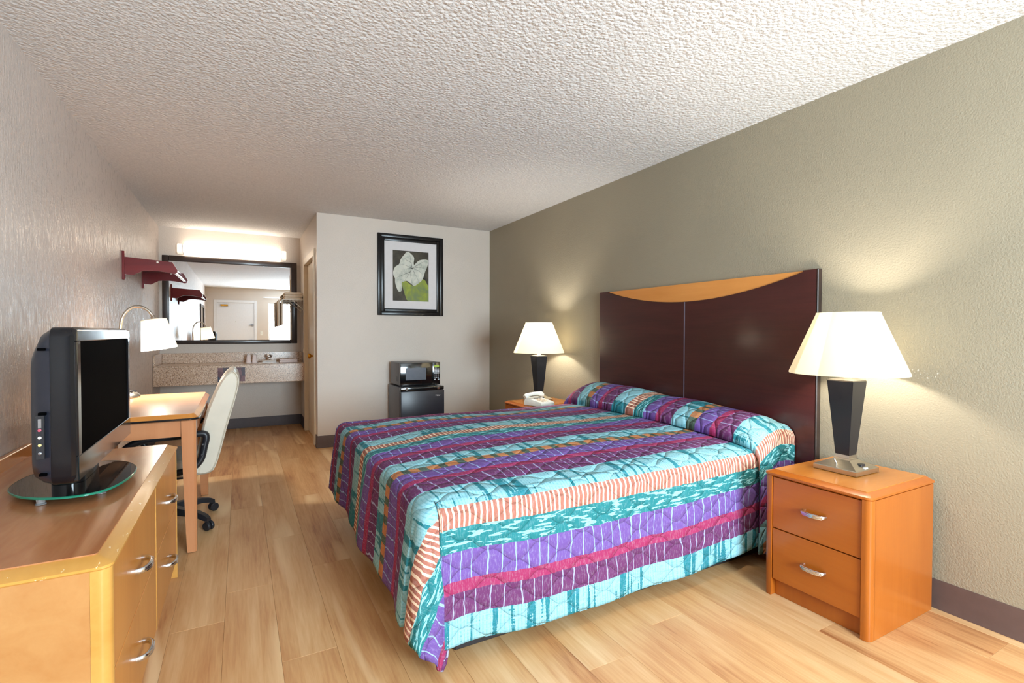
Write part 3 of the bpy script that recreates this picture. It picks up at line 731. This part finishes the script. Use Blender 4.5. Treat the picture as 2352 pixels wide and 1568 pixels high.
gc = [(-.67, 2.20), (-.60, 2.08), (-.493, 2.02), (-.40, 2.04), (-.355, 2.15), (-.345, 2.30), (-.375, 2.42), (-.44, 2.50), (-.54, 2.52), (-.63, 2.46), (-.675, 2.35)]
gl = smooth_path([(x+.535, y-2.36, 0) for x, y in gc[-1:]+gc+gc[:2]], 5)[5:-5]; gl = gl[:-1]
ov = [(p[0], p[1]+.10) for p in gl]
k = MB(); k.prism([(x*.985, (y-.01)*.985-.09) for x, y in ov], .007, 'z', .0225); gb = k.obj('glass_base', 'smoked_glass', t, 30, 0, 'oval dark glass base')
k = MB(); k.loft([[(x*f, (y-.01)*f-.09, z) for x, y in ov] for f, z in ((.986, .022), (1.0, .0235), (1.0, .0285), (.986, .030))], False); k.obj('glass_edge', 'green_glass_edge', gb, 40, 0, 'green polished glass edge')
for (x, y) in ((-.02, -.285), (.12, -.235), (-.07, .05), (.10, .06)):
    k = MB(); k.lathe([(.014, .001), (.014, .004), (.011, .006), (.011, .022)], 16, (x, y, 0)); k.obj('foot', 'clear_plastic', gb)

# ------------------------------------------------------------------ desk
t = thing('desk', 'writing desk with tapered legs and black-edged top against the wall', 'desk', (0, 0, 0))
KX0, KX1, KY0, KY1, KZ = -.826, -.200, 3.185, 4.36, .762
def kring(d, z, rr):
    x1 = KX1-d; a0, a1 = KY0+d, KY1-d
    pts = [(KX0, a1), (KX0, a0)] + [(x1-rr+rr*math.sin(a), a0+rr-rr*math.cos(a)) for a in frange(0, PI/2, 7)] + [(x1-rr+rr*math.cos(a), a1-rr+rr*math.sin(a)) for a in frange(0, PI/2, 7)]
    return [(p[0], p[1], z) for p in pts]
k = MB(); k.loft([kring(.010, KZ-.036, .045), kring(0, KZ-.031, .05), kring(0, KZ-.026, .05), kring(.004, KZ-.022, .05)]); k.obj('edge_band', 'black_gloss', t, 30, 0, 'black rubber edge band')
k = MB(); k.loft([kring(.004, KZ-.0218, .05), kring(.028, KZ-.002, .03)]); k.obj('top_rim', 'desk_edge_wood', t, 30)
k = MB(); k.loft([kring(.0285, KZ-.003, .03), kring(.0285, KZ, .03)]); k.obj('top_panel', 'desk_wood', t, 30)
for (y, sg) in ((KY0+.02, 1), (KY1-.02, -1)):
    for (x, sx) in ((KX1-.018, -1), (KX0+.012, 1)):
        def lr(w, z): 
            a, c = x, y
            ch = .010
            q = [(a, c+sg*ch), (a, c+sg*w), (a+sx*w, c+sg*w), (a+sx*w, c), (a+sx*ch, c)]
            return [(p[0], p[1], z) for p in q]
        k = MB(); k.loft([lr(.044, .004), lr(.046, .02), lr(.066, .58), lr(.068, .725)]); k.obj('leg', 'desk_leg_wood', t, 25)
        k = MB(); cxm, cym = x+sx*.022, y+sg*.022; k.lathe([(.012, .0005), (.012, .004)], 12, (cxm, cym, 0)); k.obj('foot_glide', 'black_plastic', t)
MB().box(KX0+.082, KX1-.088, KY0+.026, KY0+.046, .640, .725).obj('end_apron', 'desk_leg_wood', t)
MB().box(KX0+.082, KX1-.088, KY1-.046, KY1-.026, .640, .725).obj('end_apron', 'desk_leg_wood', t)
dr = MB().box(KX1-.044, KX1-.024, KY0+.092, KY1-.092, .642, .724, .002).obj('front_apron', 'desk_leg_wood', t)
MB().box(KX0+.016, KX0+.034, KY0+.082, KY1-.082, .55, .725).obj('back_panel', 'desk_leg_wood', t)
t = thing('power_cord', 'dark power cord hanging under the desk by the wall', 'cord', (0, 0, 0))
k = MB(); k.tube(smooth_path([(-.79, 3.95, .548), (-.795, 3.96, .35), (-.78, 3.98, .15), (-.70, 4.02, .006)], 6), .006, 8); k.obj('cable', 'black_plastic', t)

# desk lamp
t = thing('desk_lamp', 'lit gooseneck desk lamp with white drum shade on the desk', 'lamp', (-.705, 4.20, KZ))
k = MB(); k.lathe([(.098, .001), (.102, .006), (.100, .014), (.080, .034), (.045, .048), (.02, .052)], 36); lb = k.obj('base', 'nickel', t, 40)
for (x, y) in ((.05, -.04), (.066, .0)):
    k = MB(); k.box(x-.014, x+.014, y-.010, y+.010, .034, .0465, .002); k.obj('outlet', 'black_plastic', lb)
npth = smooth_path([(0, 0, .05), (0, 0, .25), (-.005, 0, .44), (.010, 0, .545), (.055, 0, .605), (.105, 0, .615), (.150, 0, .590), (.178, 0, .545)], 6)
k = MB(); k.tube(npth, [.014 if p[2] < .42 and p[0] < .05 else .0095 for p in npth], 12); k.obj('gooseneck', 'nickel', t, 50)
ax = Vector((.178, 0, .545)); dv = Vector((.16, -.06, -1)).normalized()
q = Vector((0, 0, 1)).rotation_difference(dv)
def shp(r, d, n=40): return [tuple(ax + q @ Vector((r*math.cos(2*PI*i/n), r*math.sin(2*PI*i/n), d))) for i in range(n)]
k = MB(); k.loft([shp(.105, .222), shp(.105, .217), shp(.074, .022), shp(.074, .018), shp(.073, .018), shp(.073, .022), shp(.1038, .217), shp(.1038, .222), shp(.105, .222)], False)
k.obj('shade', 'desk_shade_cloth', t, 50, 0, 'white cloth drum shade')
k = MB(); k.loft([shp(.0725, .019), shp(.0725, .022)]); k.obj('shade_cap', 'white_plastic', t, 40)
k = MB(); k.loft([shp(.012, -.012, 16), shp(.016, .0, 16), shp(.018, .05, 16), shp(.010, .055, 16)]); k.loft([shp(.002, .02, 8), shp(.002, .021, 8)])
for a in (0, 1, 2):
    an = a*2*PI/3; p0 = ax + q @ Vector((.016*math.cos(an), .016*math.sin(an), .018)); p1 = ax + q @ Vector((.0735*math.cos(an), .0735*math.sin(an), .02)); k.tube([p0, p1], .0016, 6)
k.obj('socket', 'nickel', t)
k = MB(); k.loft([shp(.012, .056, 16), shp(.027, .09, 16), shp(.029, .115, 16), shp(.018, .138, 16), shp(.003, .146, 16)]); k.obj('bulb', 'bulb_glow', t)
point('desk_lamp_light', tuple(Vector((-.705, 4.20, KZ)) + ax + q @ Vector((0, 0, .165))), 30, WARM, .03)

# ------------------------------------------------------------------ office chair (faces -X, under the desk)
t = thing('office_chair', 'cream leather office chair with black arms pulled up to the desk', 'chair', (-.40, 3.76, 0))
def slab(profile, widths, y0=0):
    """closed side profile pts (x,z) lofted across y with rounded edges: widths list of (y, inset)"""
    k = MB(); c = (sum(p[0] for p in profile)/len(profile), sum(p[1] for p in profile)/len(profile)); rings = []
    for y, ins in widths:
        ring = []
        n = len(profile)
        for i, p in enumerate(profile):
            a, b2 = profile[i-1], profile[(i+1) % n]; tx, tz = b2[0]-a[0], b2[1]-a[1]; L = math.hypot(tx, tz) or 1
            ring.append((p[0]-ins*tz/L, y0+y, p[1]+ins*tx/L))
        rings.append(ring)
    return k.loft(rings)
# counter-clockwise side profile of the backrest (seen from -Y: x right, z up)
bp = [(p.x, p.z) for p in smooth_path([(.155, 0, .335), (.235, 0, .345), (.275, 0, .42), (.325, 0, .62), (.375, 0, .80), (.392, 0, .90), (.372, 0, .955), (.335, 0, .962), (.290, 0, .91), (.240, 0, .80), (.195, 0, .66), (.170, 0, .52), (.140, 0, .44), (.10, 0, .40), (.12, 0, .345)], 3)]
WB = [(-.225, .016), (-.217, .007), (-.205, .002), (-.18, 0), (.18, 0), (.205, .002), (.217, .007), (.225, .016)]
bk = slab(bp, WB).obj('backrest', 'cream_leather', t, 30)
for s in (-1, 1):
    k = MB(); k.tube([(p[0]-.006, s*.2225, p[1]+.002) for p in bp[4:20]], .0035, 8); k.obj('piping', 'cream_leather', bk, 60)
sp2 = [(p.x, p.z) for p in smooth_path([(.18, 0, .345), (.19, 0, .40), (.16, 0, .44), (.0, 0, .445), (-.16, 0, .455), (-.24, 0, .44), (-.265, 0, .40), (-.24, 0, .36), (-.1, 0, .345), (.1, 0, .335)], 3)][::-1][::-1]
slab(sp2, [(-.235, .016), (-.227, .007), (-.215, .002), (.215, .002), (.227, .007), (.235, .016)]).obj('seat', 'cream_leather', t, 30)
for s in (-1, 1):
    y = s*.262
    pth = smooth_path([(-.10, y, .36), (.02, y, .372), (.130, y, .39), (.185, y, .44), (.205, y, .52), (.215, y, .575), (.195, y, .598), (.10, y, .592), (-.06, y, .588), (-.155, y, .560), (-.185, y, .51), (-.14, y, .43), (-.12, y, .37)], 5)
    k = MB(); k.tube(pth, .019, 10, True, 1.1); am = k.obj('armrest', 'black_plastic', t, 60, 0, 'black looped plastic armrest')
    for (bx, bz) in ((.199, .535), (.193, .475)):
        k = MB(); k.lathe([(.0075, 0), (.0075, .003), (.003, .006)], 10, (bx, y+s*.021, bz), (0, s, 0)); k.obj('bolt', 'steel_dark', am)
MB().box(-.14, .10, -.10, .10, .295, .338, .01).obj('tilt_plate', 'black_plastic', t)
k = MB(); k.lathe([(.045, .07), (.045, .12), (.028, .13), (.028, .20), (.018, .205), (.018, .298)], 18, (-.03, 0, 0)); k.obj('gas_column', 'black_plastic', t)
cang = [math.radians(a) for a in (-43, 29, 101, 173, 245)]
for a in cang:
    L = .335 if a == cang[0] else .29; c, s = math.cos(a), math.sin(a)
    k = MB(); rings = []
    for d, w, z0, z1 in ((.02, .032, .075, .125), (.12, .028, .078, .120), (L-.07, .023, .078, .108), (L-.015, .021, .064, .094), (L+.012, .016, .056, .078)):
        rings.append([(-.03+d*c-w*s, d*s+w*c, z0), (-.03+d*c+w*s, d*s-w*c, z0), (-.03+d*c+w*.7*s, d*s-w*.7*c, z1), (-.03+d*c-w*.7*s, d*s+w*.7*c, z1)])
    k.loft(rings); lg = k.obj('base_leg', 'black_plastic', t, 40)
    px_, py_ = -.03+L*c, L*s
    k = MB(); wd = Vector((-s, c, 0))
    for sd in (-1, 1): k.lathe([(.004, -.009), (.024, -.009), (.0275, -.004), (.0275, .004), (.022, .009), (.004, .0095)], 18, tuple(Vector((px_+.008*c, py_+.008*s, .0285)) + wd*sd*.014), tuple(wd*sd))
    k.lathe([(.007, .03), (.007, .066)], 8, (px_, py_, 0)); k.obj('caster', 'black_plastic', lg, 40)

# ------------------------------------------------------------------ wall coat shelf
t = thing('coat_shelf', 'cherry wood wall rack with two curved brackets and metal rods', 'coat rack', (0, 0, 0))
for y0 in (5.04, 5.955):
    MB().box(XL, XL+.018, y0-.012, y0+.030, 1.628, 1.858, .002).obj('wall_cleat', 'cherry_wood', t)
    pr = [(XL+.018, 1.812), (-.498, 1.790), (-.462, 1.722), (-.468, 1.700), (-.485, 1.692)] + arc((-.485, 1.692), (-.62, 1.722), (-.70, 1.706), 6)[1:] + [(-.765, 1.668), (XL+.018, 1.672)]
    k = MB(); k.prism(pr, .018, 'y', y0); br = k.obj('bracket', 'cherry_wood', t, 20)
    k = MB(); k.lathe([(.008, 0), (.008, .002), (.004, .003)], 12, (-.60, y0, 1.782), (0, -1, 0)); k.obj('screw_cap', 'white_plastic', br)
MB().box(XL+.018, -.575, 5.058, 5.955, 1.783, 1.799).obj('shelf_board', 'cherry_wood', t)
k = MB(); k.tube([(-.487, 5.057, 1.712), (-.487, 5.956, 1.712)], .0125, 14); k.obj('hanging_rod', 'chrome', t)
k = MB(); k.tube([(-.515, 5.057, 1.775), (-.515, 5.956, 1.775)], .006, 10); k.obj('upper_rod', 'chrome', t)

# ------------------------------------------------------------------ vanity
t = thing('vanity_counter', 'speckled granite vanity counter with deep apron under the mirror', 'counter', (0, 0, 0))
CY, CZ = 6.555, .830; cx1 = XP-.004; cx0_ = XL+.002
MB().box(cx0_, cx1, CY+.012, YB-.002, CZ-.03, CZ, .002).obj('countertop', 'granite', t)
MB().box(cx0_, cx1, CY, CY+.02, .612, CZ-.004, .003).obj('apron', 'granite', t)
MB().box(cx0_, cx1, CY-.004, CY+.022, CZ-.0035, CZ+.001, .001).obj('front_edge', 'granite', t)
MB().box(cx0_+.022, cx1-.022, YB-.022, YB-.002, CZ+.001, .952, .002).obj('backsplash', 'granite', t)
MB().box(cx0_, cx0_+.021, CY+.02, YB-.002, CZ+.001, .952, .002).obj('side_splash', 'granite', t)
MB().box(cx1-.021, cx1, CY+.35, YB-.002, CZ+.001, .952, .002).obj('side_splash', 'granite', t)
k = MB(); k.prism([(-.231, .636), (.043, .636), (.043, .798), (-.231, .798)], .003, 'y', CY-.0035); pc = k.obj('photo_card', 'photo_card', None, 0); tag(pc, 'dark glossy picture card stuck to the granite apron', 'picture card')
# faucet
t = thing('faucet', 'small chrome faucet on the vanity counter', 'faucet', (.31, 6.95, CZ+.001))
MB().box(-.075, .075, -.025, .025, 0, .014, .006, 2).obj('deck_plate', 'chrome', t)
k = MB(); k.lathe([(.022, .013), (.020, .03), (.018, .05)], 16); k.lathe([(.006, .05), (.03, .058), (.036, .075), (.028, .092), (.006, .098)], 16); k.obj('handle', 'chrome', t, 50)
k = MB(); k.tube(smooth_path([(0, -.012, .035), (0, -.06, .045), (0, -.11, .04), (0, -.12, .028)], 4), .011, 10); k.obj('spout', 'chrome', t, 50)
def cup(x, label):
    t = thing('wrapped_cup', label, 'cup', (x, 6.86, CZ+.0035), 0, 'wrapped cups on the vanity counter')
    k = MB(); k.lathe([(.031, 0), (.030, .002), (.0225, .088), (.021, .092)], 20); k.obj('cup', 'pink_paper', t, 40)
    k = MB(); k.lathe([(.023, .0905), (.012, .100), (.004, .106)], 14); k.obj('wrapper_twist', 'paper_white', t, 40)
cup(.085, 'left one of two wrapped cups on the counter'); cup(.150, 'right one of two wrapped cups on the counter')
k = MB(); k.lathe([(.075, 0), (.078, .001), (.076, .002)], 30, (.118, 6.86, CZ+.0012)); tag(k.obj('paper_doily', 'paper_white', None, 30), 'round white paper mat beneath the wrapped cups', 'paper mat')
def towel_block(name, x0, x1, y0, y1, z0, n, th, mat, label, cat):
    t = thing(name, label, cat, ((x0+x1)/2, (y0+y1)/2, z0)); w, d = (x1-x0)/2, (y1-y0)/2
    for i in range(n):
        k = MB(); k.box(-w+.002*(i % 2), w, -d, d-.002*(i % 2), i*th+.0003, (i+1)*th-.0003, th*.42, 3); k.obj('fold', mat, t, 60)
    return t
towel_block('washcloth', .225, .375, 6.68, 6.80, CZ+.0015, 2, .016, 'white_cloth', 'white washcloth folded in front of the faucet', 'washcloth')
towel_block('hand_towel_stack', .42, .62, 6.72, 6.90, CZ+.0015, 3, .014, 'pink_paper', 'flat pale folded towels at the right end of the counter', 'towel')

# vanity mirror
t = thing('vanity_mirror', 'wide vanity mirror in a dark brown frame reflecting the room', 'mirror', (0, 0, 0))
MX0, MX1, MZ0, MZ1, FW = -.802, .652, 1.060, 2.108, .066
my = YB-.030
for (x0, x1, z0, z1, nm) in ((MX0, MX0+FW, MZ0, MZ1, 0), (MX1-FW, MX1, MZ0, MZ1, 0), (MX0+FW, MX1-FW, MZ0, MZ0+FW*.72, 1), (MX0+FW, MX1-FW, MZ1-FW, MZ1, 1)):
    MB().box(x0, x1, my, YB-.001, z0, z1, .006, 2).obj('frame_rail', 'espresso_wood', t)
MB().box(MX0+FW-.01, MX1-FW+.01, YB-.016, YB-.004, MZ0+.04, MZ1-FW+.01).obj('glass', 'mirror_silver', t)
# vanity light
t = thing('vanity_light', 'long white fluorescent light bar glowing above the mirror', 'light', (0, 0, 0))
lx0, lx1, lz0, lz1 = -.648, .522, 2.128, 2.246; ly = YB-.105
def lring(x, s=1.0):
    hy, hz = .052*s, (lz1-lz0)/2*s; zc = (lz0+lz1)/2
    return [(x, YB-.053+p[0], zc+p[1]) for p in rrect(2*hy, 2*hz, .030*s, 5)]
k = MB(); k.loft([lring(lx0+.062), lring(lx1-.062)]); k.obj('diffuser', 'vanity_diffuser', t, 40, 0, 'glowing white diffuser')
for (a, c) in ((lx0, lx0+.060), (lx1, lx1-.060)):
    k = MB(); k.loft([lring(a, .90), lring(a+(c-a)*.15, 1.0), lring(c, 1.0)]); ec = k.obj('end_cap', 'vanity_cap', t, 40)
    k = MB(); xo = c; k.loft([[tuple(p) for p in lring(xo-.003, 1.02)], [tuple(p) for p in lring(xo+.003, 1.02)]]); k.obj('cap_ring', 'steel', ec, 40)

# towel rack with towels beside the bathroom door
t = thing('towel_rack', 'white wire towel rack on the side wall beside the mirror', 'towel rack', (0, 0, 0))
ry0, ry1, rz = 6.655, 7.03, 1.60
for xx in frange(.46, .66, 5):
    k = MB(); k.tube([(xx, ry0, rz), (xx, ry1, rz)], .004, 8); k.obj('wire', 'white_plastic', t)
for yy in (ry0, ry1):
    k = MB(); k.tube(smooth_path([(XP-.003, yy, rz+.004), (.60, yy, rz+.002), (.46, yy, rz), (.43, yy, rz-.03)], 4), .005, 8); k.obj('arm', 'white_plastic', t)
    k = MB(); k.tube([(XP-.004, yy, rz-.125), (.56, yy, rz-.004)], .004, 8); k.obj('brace', 'white_plastic', t)
k = MB(); k.tube([(.43, ry0-.01, rz-.03), (.43, ry1+.01, rz-.03)], .0055, 8); k.obj('hanging_bar', 'chrome', t)
towel_block('bath_towel_stack', .472, .682, 6.67, 7.0, rz+.006, 3, .030, 'beige_cloth', 'folded beige bath towels stacked on the wire rack', 'towel')
def hang(y, label, dx):
    t = thing('hanging_towel', label, 'towel', (.43, y, rz-.024), 0, 'hand towels hanging from the wire rack')
    k = MB(); k.box(-.028, -.0085, -.055, .055, -.30, .008, .006, 2); k.box(.0085, .028, -.052, .056, -.29+dx, .008, .006, 2); k.box(-.027, .027, -.0545, .0555, .003, .022, .008, 2)
    k.obj('cloth', 'beige_cloth', t, 60)
hang(6.74, 'left of two beige hand towels hanging before the mirror', .01); hang(6.92, 'right of two beige hand towels hanging before the mirror', .0)
t = thing('cable_cover', 'narrow cream vertical cable cover on the wall above the counter', 'cable cover', (XP, 6.66, 0))
k = MB(); k.box(-.014, 0, -.012, .012, .955, 1.585, .003); k.obj('channel', 'tan_cord', t)
MB().box(-.018, 0, -.02, .02, .955, 1.0, .003).obj('outlet_box', 'cream_paint', t)

# ------------------------------------------------------------------ framed picture
t = thing('framed_picture', 'black-framed botanical print of a white leaf on the partition wall', 'picture', (1.6915, YP, 1.843))
fw_, fh_ = .754/2, .898/2
def mould(inner, depth0, depth1, w, nm):
    for (x0, x1, z0, z1) in ((-fw_+inner, -fw_+inner+w, -fh_+inner, fh_-inner), (fw_-inner-w, fw_-inner, -fh_+inner, fh_-inner), (-fw_+inner+w, fw_-inner-w, -fh_+inner, -fh_+inner+w), (-fw_+inner+w, fw_-inner-w, fh_-inner-w, fh_-inner)):
        MB().box(x0, x1, -depth1, -depth0, z0, z1, .005, 2).obj(nm, 'frame_black', t)
mould(0, .001, .030, .040, 'frame_rail'); mould(.040, .001, .022, .036, 'frame_lip')
MB().box(-fw_+.074, fw_-.074, -.010, -.003, -fh_+.074, fh_-.074).obj('mat_board', 'paper_white', t, 0)
# print: dark ground plus leaf shapes as thin printed layers; image coords u,v in 0..1 (v down)
PX, PZ0, PZ1 = .207, -.285, .275
k = MB(); k.bm.faces.new([k.bm.verts.new(p) for p in ((-PX, -.0105, PZ0), (PX, -.0105, PZ0), (PX, -.0105, PZ1), (-PX, -.0105, PZ1))])
pr = k.obj('print', 'leaf_print', t, 0)
uvl = pr.data.uv_layers.new(name='UVMap')
for lp in pr.data.loops: v = pr.data.vertices[lp.vertex_index].co; uvl.data[lp.index].uv = ((v.x+PX)/(2*PX), (v.z-PZ0)/(PZ1-PZ0))
def im(p): return ((-PX+2*PX*(p[0]-435)/590., PZ1-(PZ1-PZ0)*(p[1]-390)/835.))
def leaf(pts, d, mat, name):
    P2 = [im(p) for p in [(q[0], q[1]) for q in [(v.x, v.y) for v in smooth_path([(a, b2, 0) for a, b2 in pts+[pts[0]]], 5)[:-1]]]]
    P2 = [(max(-PX, min(PX, a)), max(PZ0, min(PZ1, b2))) for a, b2 in P2]
    k = MB(); k.prism(P2, -.0004, 'y', d); return k.obj(name, mat, pr, 0)
leaf([(575, 930), (640, 890), (760, 960), (930, 850), (1000, 930), (1026, 1000), (1026, 1232), (700, 1226), (640, 1150), (610, 1060)], -.0107, 'green_leaf', 'green_leaf')
leaf([(690, 402), (745, 445), (782, 500), (775, 580), (785, 612), (850, 545), (920, 518), (990, 515), (1022, 535), (1005, 620), (965, 720), (935, 820), (900, 880), (830, 940), (780, 966), (720, 925), (660, 890), (610, 905), (580, 930), (580, 1045), (530, 1072), (490, 1000), (472, 920), (468, 850), (442, 800), (445, 730), (480, 660), (535, 620), (560, 540), (610, 465), (655, 410)], -.0112, 'white_leaf', 'white_leaf')
for pth in ([(745, 675), (730, 560), (705, 430)], [(745, 675), (640, 630), (550, 615)], [(745, 675), (650, 692), (560, 700)], [(745, 675), (690, 780), (625, 895)], [(720, 735), (600, 790), (490, 850)], [(745, 675), (860, 600), (990, 525)], [(745, 675), (860, 650), (960, 660)], [(745, 675), (860, 710), (930, 770)], [(745, 675), (800, 770), (855, 880)], [(735, 700), (725, 800), (745, 930)], [(735, 580), (650, 540), (610, 500)]):
    c2 = [im(p) for p in pth]; k = MB(); k.tube([(a, -.0117, b2) for a, b2 in smooth_path_2d(c2)] if False else [(a, -.0117, b2) for a, b2 in c2], [.0022, .0015, .0006], 5, True, 1.0); k.obj('vein', 'leaf_vein', pr)

# ------------------------------------------------------------------ mini fridge and microwave
t = thing('mini_fridge', 'black mini fridge standing below the microwave by the partition', 'fridge', (1.66, 0, 0))
hw = .2345
MB().box(-hw, hw, 5.035, 5.465, .012, .640, .006, 2).obj('cabinet', 'dark_metal_paint', t)
dr = MB().box(-hw, hw, 4.975, 5.028, .03, .600, .008, 2).obj('door', 'charcoal_plastic', t)
MB().box(-hw, hw, 4.985, 5.034, .602, .642, .008, 2).obj('top_trim', 'black_gloss', t)
for xx in (-.17, .17):
    k = MB(); k.box(xx-.012, xx+.012, 4.976, 4.99, .606, .634, .003); k.obj('hinge_cap', 'chrome', t)
    for yy in (5.06, 5.43): k = MB(); k.lathe([(.016, .0005), (.016, .012)], 12, (xx, yy, 0)); k.obj('foot', 'black_plastic', t)
def text(body, loc, size, mat, parent, rot=(PI/2, 0, 0), ext=.0004, name='lettering'):
    c = bpy.data.curves.new(name, 'FONT'); c.body = body; c.size = size; c.extrude = ext; c.align_x = 'CENTER'; c.align_y = 'CENTER'
    tmp = bpy.data.objects.new(name, c); COL.objects.link(tmp); dg = bpy.context.evaluated_depsgraph_get(); me = bpy.data.meshes.new_from_object(tmp.evaluated_get(dg))
    bpy.data.objects.remove(tmp); me.materials.clear(); me.materials.append(MATS[mat]); o = bpy.data.objects.new(name, me); COL.objects.link(o); o.parent = parent; o.location = loc; o.rotation_euler = rot; return o
text('Haier', (.163, 4.9744, .545), .024, 'paper_white', dr)
t = thing('microwave', 'black countertop microwave sitting on top of the mini fridge', 'microwave', (1.655, 0, .6425))
hw = .218
MB().box(-hw, hw, 5.068, 5.41, .012, .246, .006, 2).obj('case', 'dark_metal_paint', t)
for (xx, yy) in ((-.18, 5.09), (.18, 5.09), (-.18, 5.38), (.18, 5.38)):
    k = MB(); k.lathe([(.014, 0), (.014, .0125)], 12, (xx, yy, 0)); k.obj('foot', 'black_plastic', t)
dr = MB().box(-hw-.001, .128, 5.040, 5.067, .010, .248, .007, 2).obj('door', 'black_gloss', t)
MB().box(-.160, .060, 5.0385, 5.0405, .066, .192, .001).obj('window', 'steel_dark', dr, 0, 0, 'grey perforated viewing window')
cp = MB().box(.130, hw+.001, 5.042, 5.067, .010, .248, .006, 2).obj('control_panel', 'black_gloss', t)
MB().box(.150, .205, 5.0405, 5.0425, .192, .217, .0005).obj('display', 'lcd_green', cp)
for i in range(4):
    for j in range(3): MB().box(.150+j*.0195, .166+j*.0195, 5.0405, 5.0425, .168-i*.0145, .179-i*.0145, .0005).obj('key', 'key_grey', cp)
for i in range(3):
    for j in range(3): k = MB(); k.lathe([(.0042, 0), (.0042, .002)], 8, (.158+j*.0195, 5.0425, .112-i*.0145), (0, -1, 0)); k.obj('number_key', 'key_grey', cp)
for j in (0, 2): MB().box(.149+j*.0195, .167+j*.0195, 5.0405, 5.0425, .058, .069, .0005).obj('start_key', 'key_grey', cp)
for i in range(5): MB().box(-hw-.0008, -hw+.001, 5.12+i*.014, 5.128+i*.014, .05, .10).obj('vent_slot', 'black_plastic', t)
